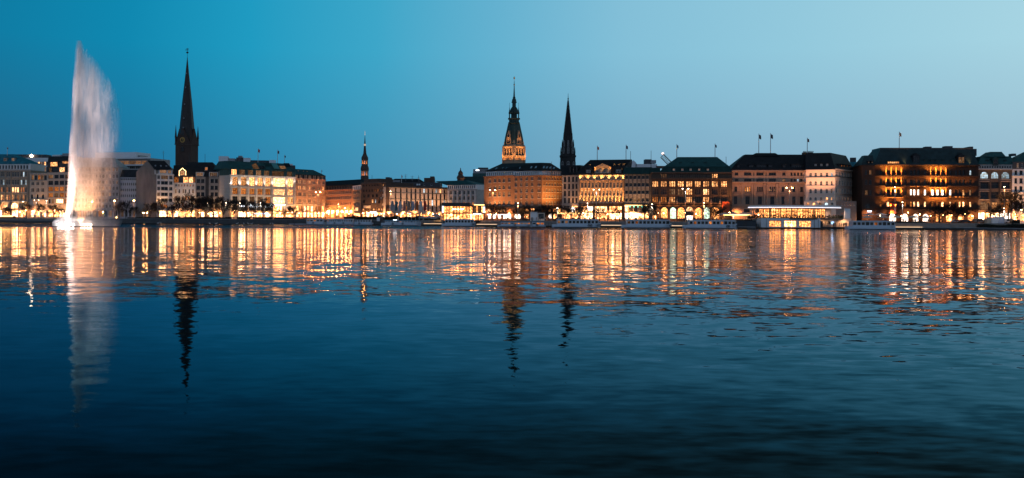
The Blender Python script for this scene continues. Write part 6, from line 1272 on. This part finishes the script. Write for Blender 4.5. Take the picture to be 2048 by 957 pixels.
# ============================================================ parasols
def parasol(px, pyt, pyb, D, wpx, col, lb, closed=False, lamp=0):
    g = ground_at(px, D); a = P(px, pyb, D); t_ = P(px, pyt, D); r = empty('parasol', (a.x, D, g), '', 'parasol', 'cafe parasols'); zb, zt_ = a.z - g, t_.z - g; w_ = wpx / F * D / 2
    m = MB(); m.lathe([(.05, 0), (.05, zt_ + .1)], 6); m.build('pole', GMETAL, r); m = MB(); m.lathe([(.5, 0), (.5, .12), (.06, .14)], 8); m.build('base', DMETAL, r)
    m = MB()
    if closed: m.lathe([(.06, zt_), (.2, zt_ - .6), (.34, zb + .5), (.26, zb), (.05, zb + .1)], 8)
    else: m.lathe([(w_, zb), (w_, zb + .16), (w_ * .5, zb + (zt_ - zb) * .62), (.06, zt_), (.06, zt_ - .06), (w_ * .5, zb + (zt_ - zb) * .5), (w_ * .97, zb + .02)], 4, rot=math.pi / 4 + px * .37)
    m.build('canopy', col, r)
    if lamp: ld = bpy.data.lights.new('bulb_or_fill', 'SPOT'); ld.spot_size = math.radians(150); ld.spot_blend = .5; ld.energy = lamp; ld.color = (1, .55, .22); ld.shadow_soft_size = .2; o = bpy.data.objects.new('bulb_or_fill', ld); C.objects.link(o); o.parent = r; o.location = (0, 0, zb - .4)
    queue(r, lb, 'before', px); return r
PC = pmat('parasol_beige', (.55, .47, .40), .8, var=.08); PG = pmat('parasol_grey', (.38, .38, .42), .8, var=.08)
for px, yt, yb, D, w_ in ((1738, 426.5, 430.5, 420, 24), (1762, 426.5, 431, 421, 28)): parasol(px, yt, yb, D, w_, PG, 'grey open parasol', lamp=300)
for px, yt, yb, D, w_ in ((1735, 431.5, 436, 404, 26), (1766, 431.5, 436, 405, 25), (1793, 431.5, 436, 406, 25), (1826, 431.5, 436, 407, 26), (1850, 432, 436.5, 408, 25)): parasol(px, yt, yb, D, w_, PC, 'beige open parasol', lamp=400)
for px, yt, yb, D, w_ in ((845, 433.5, 437, 480, 25), (858, 432, 437, 482, 25), (869, 435, 438, 478, 16), (872, 428, 433, 486, 22), (876, 431, 435.5, 484, 22)): parasol(px, yt, yb, D, w_, PG, 'pale open parasol', lamp=250)
for px, yt, yb, D, w_ in ((1449, 425.5, 429.5, 415, 22), (1468, 424.5, 429, 416, 24), (1487, 424.5, 429, 415, 24), (1501, 426, 429.6, 414, 18)): parasol(px, yt, yb, D, w_, PG, 'grey parasol over glowing terrace', lamp=900)
parasol(68, 429, 432, 575, 15, PG, 'small blue-grey open parasol', lamp=300)
for px, yt, yb, D in ((36, 427, 442, 566), (51.5, 427, 442, 566), (82.5, 427, 440, 567), (1503.5, 413, 428, 418), (1508, 413, 428, 418), (1512, 412.5, 428, 418)): parasol(px, yt, yb, D, 3, PC, 'closed cream parasol', True)
# ============================================================ terraces, kiosks, sheds, vehicles
def kiosk(name, lb, cat, px0, px1, pyt, pyb, D, wall, roofc, over=.4, front=None, sgn=None, z0=None, dep=3.0):
    g = ground_at((px0 + px1) / 2, D) if z0 is None else z0; a = P((px0 + px1) / 2, HY, D); hw = (px1 - px0) / F * D / 2; zt_ = P((px0 + px1) / 2, pyt, D).z - g; r = empty(name, (a.x, D, g), lb, cat)
    if wall is not None: m = MB(); m.box(-hw, hw, 0, dep, 0, zt_ - .25); m.build('wall', wall, r)
    else:
        for x in (-hw + .1, hw - .1):
            for y in (.1, dep - .1): m = MB(); m.tube((x, y, 0), (x, y, zt_ - .25), .07); m.build('post', DMETAL, r)
        m = MB(); m.box(-hw * .9, hw * .9, .3, 1.2, 0, 1.1); m.build('counter', DBRICK, r)
    m = MB(); m.box(-hw - over, hw + over, -over, dep + over, zt_ - .247, zt_); m.build('roof', roofc, r)
    if front: m = MB(); m.box(-hw * .82, hw * .82, -.05, -.003, .9, zt_ - .6); m.build('window', LIT[front], r)
    if sgn: m = MB(); m.box(-hw * .8, hw * .8, -over - .08, -over - .003, zt_ - .5, zt_ + .05); m.build('sign', sgn, r)
    return r
kiosk('market_stall', 'long dark-roofed stall below the black signs of the pale arcade', 'stall', 503, 542, 427, 438, 581, None, GMETAL, .5, None, SIGNB)
kiosk('market_stall', 'long grey-roofed stall below the big lit windows of the pale arcade', 'stall', 545, 588, 427.5, 438, 581, None, GMETAL, .5)
kiosk('ticket_kiosk', 'small brightly lit ticket kiosk behind the low blue-white boat', 'kiosk', 786, 794.5, 440, 449, 474, WHITE2, WHITE2, .2, 'T', SIGNW, lowz(790), 2)
kiosk('notice_board', 'white notice board standing before dark hedge by the boats', 'notice board', 753.5, 759.5, 435, 443, 486, WHITE2, GMETAL, .05, None, None, 2.0, .3)
kiosk('notice_board', 'dark red framed notice board beside the white one', 'notice board', 760, 765.5, 435.5, 443, 486, DBRICK, GMETAL, .05, None, None, 2.0, .3)
kiosk('info_pillar', 'pale lit pillar behind the ticket kiosk', 'pillar', 794.8, 797, 435, 442, 478, CREAM, CREAM, .02, None, None, 1.5, .6)
kiosk('white_kiosk', 'grey-white metal kiosk with black roof before the red brick building', 'kiosk', 1061, 1075, 423, 440, 452, WHITE2, DMETAL, .4, None, None, None, 4)
kiosk('white_kiosk', 'pink-lit white kiosk with dark doorway below the round lamp sign', 'kiosk', 1075.5, 1089, 425, 440, 452, CREAM2, DMETAL, .2, 'd', None, None, 4)
kiosk('shop_canopy', 'long dark canopy roof before the narrow pale house', 'canopy', 1110, 1164, 426, 440, 466, None, DMETAL, .4, None, SIGNO, None, 4)
kiosk('terrace_canopy', 'amber-lit bar counter under the grey parasols beside the bank', 'bar', 1440, 1508, 428.8, 437, 421, None, PG, .2, None, SIGNO, None, 3)
kiosk('cafe_terrace', 'long white glazed terrace rail with lights at the water edge by the tan stone office', 'terrace', -40, 33, 432, 444, 562, None, WHITE2, .1, None, SIGNO, None, 4)
kiosk('container', 'tan box standing before the dark arched house', 'container', 1974.5, 1983.5, 438, 446, 424, CREAM, CREAM, .03, None, None, None, 3)
kiosk('container', 'white container before the lit shop of the dark arched house', 'container', 1984.5, 1996.5, 434.5, 446, 423, WHITE2, WHITE2, .03, None, None, None, 5)
kiosk('container', 'blue-white container nearest the big bare tree', 'container', 1997, 2009, 434, 446, 423.5, pmat('bluish_paint', (.50, .56, .66), .6), WHITE2, .03, None, None, None, 5)
def car(px, D, col, lb, L=4.3, H=1.45, van=False):
    g = ground_at(px, D); a = P(px, HY, D); r = empty('parked_car', (a.x, D, g), lb, 'van' if van else 'car'); h = L / 2; m = MB()
    prof = [(-h, .35), (-h, .8), (-h * .85, .95), (-h * .5, H if not van else H * .97), (h * .35, H), (h * .62, .98), (h * .97, .85), (h, .4)] if not van else [(-h, .35), (-h, H), (h * .5, H), (h * .75, 1.2), (h, 1.0), (h, .4)]
    m.loft([[(x, -.85, z_) for x, z_ in prof], [(x, .85, z_) for x, z_ in prof]]); m.build('body', col, r)
    for x in (-h * .6, h * .62):
        for y in (-.87, .87): m = MB(); m.lathe([(.31, -.1), (.31, .1)], 12); o = m.build('wheel', TYRE, r, (x, y, .31)); o.rotation_euler = (math.pi / 2, 0, 0)
    m = MB(); m.q([(-h * .45, -.86, H - .12), (h * .3, -.86, H - .12), (h * .5, -.86, 1.0), (-h * .62, -.86, 1.0)]); m.build('side_window', LIT['d'], r)
    m = MB(); m.box(h - .05, h + .02, -.75, -.45, .6, .75); m.build('headlight', GMETAL, r); return r
car(1931, 426, pmat('black_paint', (.012, .012, .014), .25), 'black car parked before the far arch of the red palace', 5.4)
car(1912, 430, pmat('silver_paint', (.35, .35, .36), .3), 'silver car parked beside the dark tree trunks of the red palace')
car(2018, 424, pmat('white_paint', (.6, .6, .6), .3), 'white van parked between the containers and big bare tree', 4.6, 1.9, True)
car(1958, 427, pmat('taupe_paint', (.22, .17, .14), .4), 'taupe van parked before the dark arched house', 4.2, 1.9, True)
# ============================================================ hedges
def hedge(px0, px1, off, h, lb, n=1500, dep=1.4, z0=None, group=None):
    rnd = random.Random(int(px0)); D0, D1 = lerp_tab(SHORE, px0) + off, lerp_tab(SHORE, px1) + off; a = P(px0, HY, D0); b_ = P(px1, HY, D1); g = GZ if z0 is None else z0
    r = empty('hedge', (a.x, D0, g), lb, 'hedge', group); d = Vector((b_.x - a.x, D1 - D0, 0)); m = MB()
    for i in range(n):
        t_ = rnd.random(); prof = h * (.75 + .25 * math.sin(t_ * d.length * .5 + px0) * math.sin(t_ * d.length * .17)); c_ = d * t_ + Vector((0, rnd.uniform(-dep, dep) * .5, rnd.random() ** .7 * prof)); s_ = rnd.uniform(.16, .36); u_ = Vector((rnd.uniform(-1, 1), rnd.uniform(-1, 1), rnd.uniform(-.2, 1))).normalized(); o_ = u_.orthogonal().normalized()
        m.q([c_ - o_ * s_ * .6, c_ - u_ * s_, c_ + o_ * s_ * .6, c_ + u_ * s_])
    m.build('foliage', LEAF, r); m = MB(); m.loft([[(0, -dep * .3, -.1), (0, dep * .3, -.1), (0, dep * .25, h * .6), (0, -dep * .25, h * .6)], [tuple(d + Vector(q)) for q in ((0, -dep * .3, -.1), (0, dep * .3, -.1), (0, dep * .25, h * .6), (0, -dep * .25, h * .6))]]); m.build('branches', TWIG, r)
for px0, px1, h, ref in ((255, 312, .9, 'the blank gable wall'), (313, 346, 1.2, 'the white framed gabled house'), (348, 392, 1.2, 'the fairy-lit white house'), (394, 436, 1.1, 'the grey twin-bay house'), (438, 463, 1.2, 'the narrow grey house'), (474, 500, 1.5, 'the second black sign of the arcade'), (512, 545, .8, 'the long dark-roofed stall'), (550, 592, .7, 'the grey-roofed stall'), (594, 645, .7, 'the pinkish brick office')):
    hedge(px0, px1, 3, h, f'low dark clipped hedge on the quay wall before {ref}', 500, group='hedges along the quay wall')
hedge(688, 770, 16, 2.3, 'tall dark hedge behind the boats before the dark brick building', 2400, 2); hedge(770, 880, 14, 2.2, 'tall dark hedge behind the blue-white boat below the flag row', 2800, 2)
hedge(1440, 1515, 13, .9, 'dark planted edge of the amber-lit parasol terrace', 1500); hedge(1955, 2090, 6, 1.7, 'dark sprawling hedge at the water before the containers', 2600, 3, .9); hedge(1716, 1850, 13, .6, 'low dark planting in front of the beige parasols', 1200)
hedge(2022, 2038, 24, 1.9, 'dark bush at the foot of the big bare tree', 600, 3)
# ============================================================ people
def person_mesh(seed, pose):
    rnd = random.Random(seed); sw = .22 if pose == 'walk' else .06
    V = [(0, 0, .95), (0, 0, 1.18), (0, 0, 1.42), (0, 0, 1.55), (0, .0, 1.68), (-.1, 0, .9), (-.11, -sw, .5), (-.11, -sw * .6 + (.12 if pose == 'walk' else 0), .07), (.1, 0, .9), (.11, sw, .5), (.11, sw * 1.3, .07), (-.21, 0, 1.38), (-.26, .03, 1.12), (-.25, -.08 - sw * .3, .86), (.21, 0, 1.38), (.26, .03, 1.12), (.25, -.1 + sw * .5, .86), (-.11, -sw * .6 - .1, .03), (.11, sw * 1.3 - .16, .03)]
    E = [(0, 1), (1, 2), (2, 3), (3, 4), (0, 5), (5, 6), (6, 7), (0, 8), (8, 9), (9, 10), (2, 11), (11, 12), (12, 13), (2, 14), (14, 15), (15, 16), (7, 17), (10, 18)]
    R_ = [.15, .14, .15, .055, .105, .095, .07, .05, .095, .07, .05, .07, .05, .04, .07, .05, .04, .04, .04]
    me = bpy.data.meshes.new('person'); me.from_pydata(V, E, []); o = bpy.data.objects.new('tmp', me); C.objects.link(o)
    md = o.modifiers.new('s', 'SKIN'); md.use_smooth_shade = True; o.modifiers.new('u', 'SUBSURF').levels = 1
    for sv, r_ in zip(me.skin_vertices[0].data, R_): sv.radius = (r_, r_ * (.8 if r_ > .12 else 1))
    me.skin_vertices[0].data[0].use_root = True
    dg = bpy.context.evaluated_depsgraph_get(); out = bpy.data.meshes.new_from_object(o.evaluated_get(dg)); bpy.data.objects.remove(o); return out
SKIN = pmat('skin', (.42, .26, .19), .7); HAIR = pmat('hair', (.04, .025, .018), .8)
COATS = [pmat(n_, c_, .85) for n_, c_ in (('coat_black', (.015, .015, .018)), ('coat_navy', (.02, .03, .06)), ('coat_brown', (.06, .035, .022)), ('coat_grey', (.12, .12, .13)), ('coat_red', (.22, .03, .025)), ('coat_pale', (.40, .37, .33)))]
CN = ['black', 'navy', 'brown', 'grey', 'red', 'pale']; TROU = pmat('trousers', (.022, .022, .028), .85)
PM = []
for pose in ('stand', 'walk'):
    for ci in range(6):
        me = person_mesh(ci, pose); me.name = 'person'; me.materials.clear()
        for mm in (COATS[ci], TROU, SKIN, HAIR): me.materials.append(mm)
        for p_ in me.polygons: zc_ = p_.center.z; p_.material_index = 3 if zc_ > 1.71 or (zc_ > 1.6 and p_.center.y > .03) else 2 if zc_ > 1.5 else 0 if zc_ > .82 else 1
        PM.append((me, pose, ci))
rnd = random.Random(21)
def person(px, D, g=None):
    me, pose, ci = rnd.choice(PM) if rnd.random() < .45 else PM[rnd.choice((0, 1, 6, 7, 2))]
    a = P(px, HY, D); o = link('person', me, None, (a.x, D, ground_at(px, D) if g is None else g), rnd.uniform(0, 6.28)); s_ = rnd.uniform(.93, 1.05); o.scale = (s_,) * 3
    tag(o, '', 'person', 'people out along the waterfront'); queue(o, f'{CN[ci]} coated person ' + ('walking' if pose == 'walk' else 'standing'), 'before', px)
for i in range(150): px = rnd.uniform(972, 1435); person(px, lerp_tab(SHORE, px) + rnd.choice((12.5, 14, 16, 19, 24)) + rnd.uniform(-.5, .5))
for i in range(34): px = rnd.uniform(1728, 1960); person(px, lerp_tab(SHORE, px) + rnd.uniform(12, 26))
for i in range(14): px = rnd.uniform(1955, 2040); person(px, 430 + rnd.uniform(0, 8))
for i in range(20): px = rnd.uniform(310, 640); person(px, lerp_tab(SHORE, px) + rnd.uniform(10, 24))
for i in range(12): px = rnd.uniform(30, 120); person(px, lerp_tab(SHORE, px) + rnd.uniform(11.6, 18))
for i in range(30):
    a_ = math.pi + math.radians(rnd.uniform(12, 168)); cen = b_pav.W @ Vector((cx_pav + 17.6 * math.cos(a_), 13 + 12.0 * math.sin(a_), zf_pav)); px = 1024 + cen.x / cen.y * F
    person(px, cen.y, cen.z)
for i in range(12): px = rnd.uniform(1650, 1700); person(px, 409.6 + rnd.uniform(0, 1.6), P(1670, 454, 401.4).z)
# ============================================================ gulls on the water
BIRD = pmat('white_feathers', (.75, .75, .75), .8)
m = MB(); m.loft([[(x, w_ * math.cos(t_ * 1.047), .18 + w_ * .8 * math.sin(t_ * 1.047)) for t_ in range(6)] for x, w_ in ((-.5, .03), (-.3, .16), (.05, .22), (.35, .14), (.48, .05))]); m.tube((.38, 0, .2), (.52, 0, .62), .07, .06); m.tube((.5, 0, .62), (.72, 0, .56), .08, .03)
g0 = None
for i, (px, D) in enumerate(((474, 548), (488, 540), (497, 544), (503, 539), (541, 535), (546, 541), (316, 552), (322, 556), (420, 547), (432, 541))):
    a = P(px, HY, D)
    if g0 is None: o = g0 = m.build('swan', BIRD)
    else: o = g0.copy(); C.objects.link(o)
    o.location = (a.x, D, 0); o.scale = (1.25,) * 3; o.rotation_euler = (0, 0, i * 2.1); tag(o, '', 'bird', 'white birds on the water by the quay wall'); queue(o, 'white bird floating by the quay wall', 'below', px)
flush()
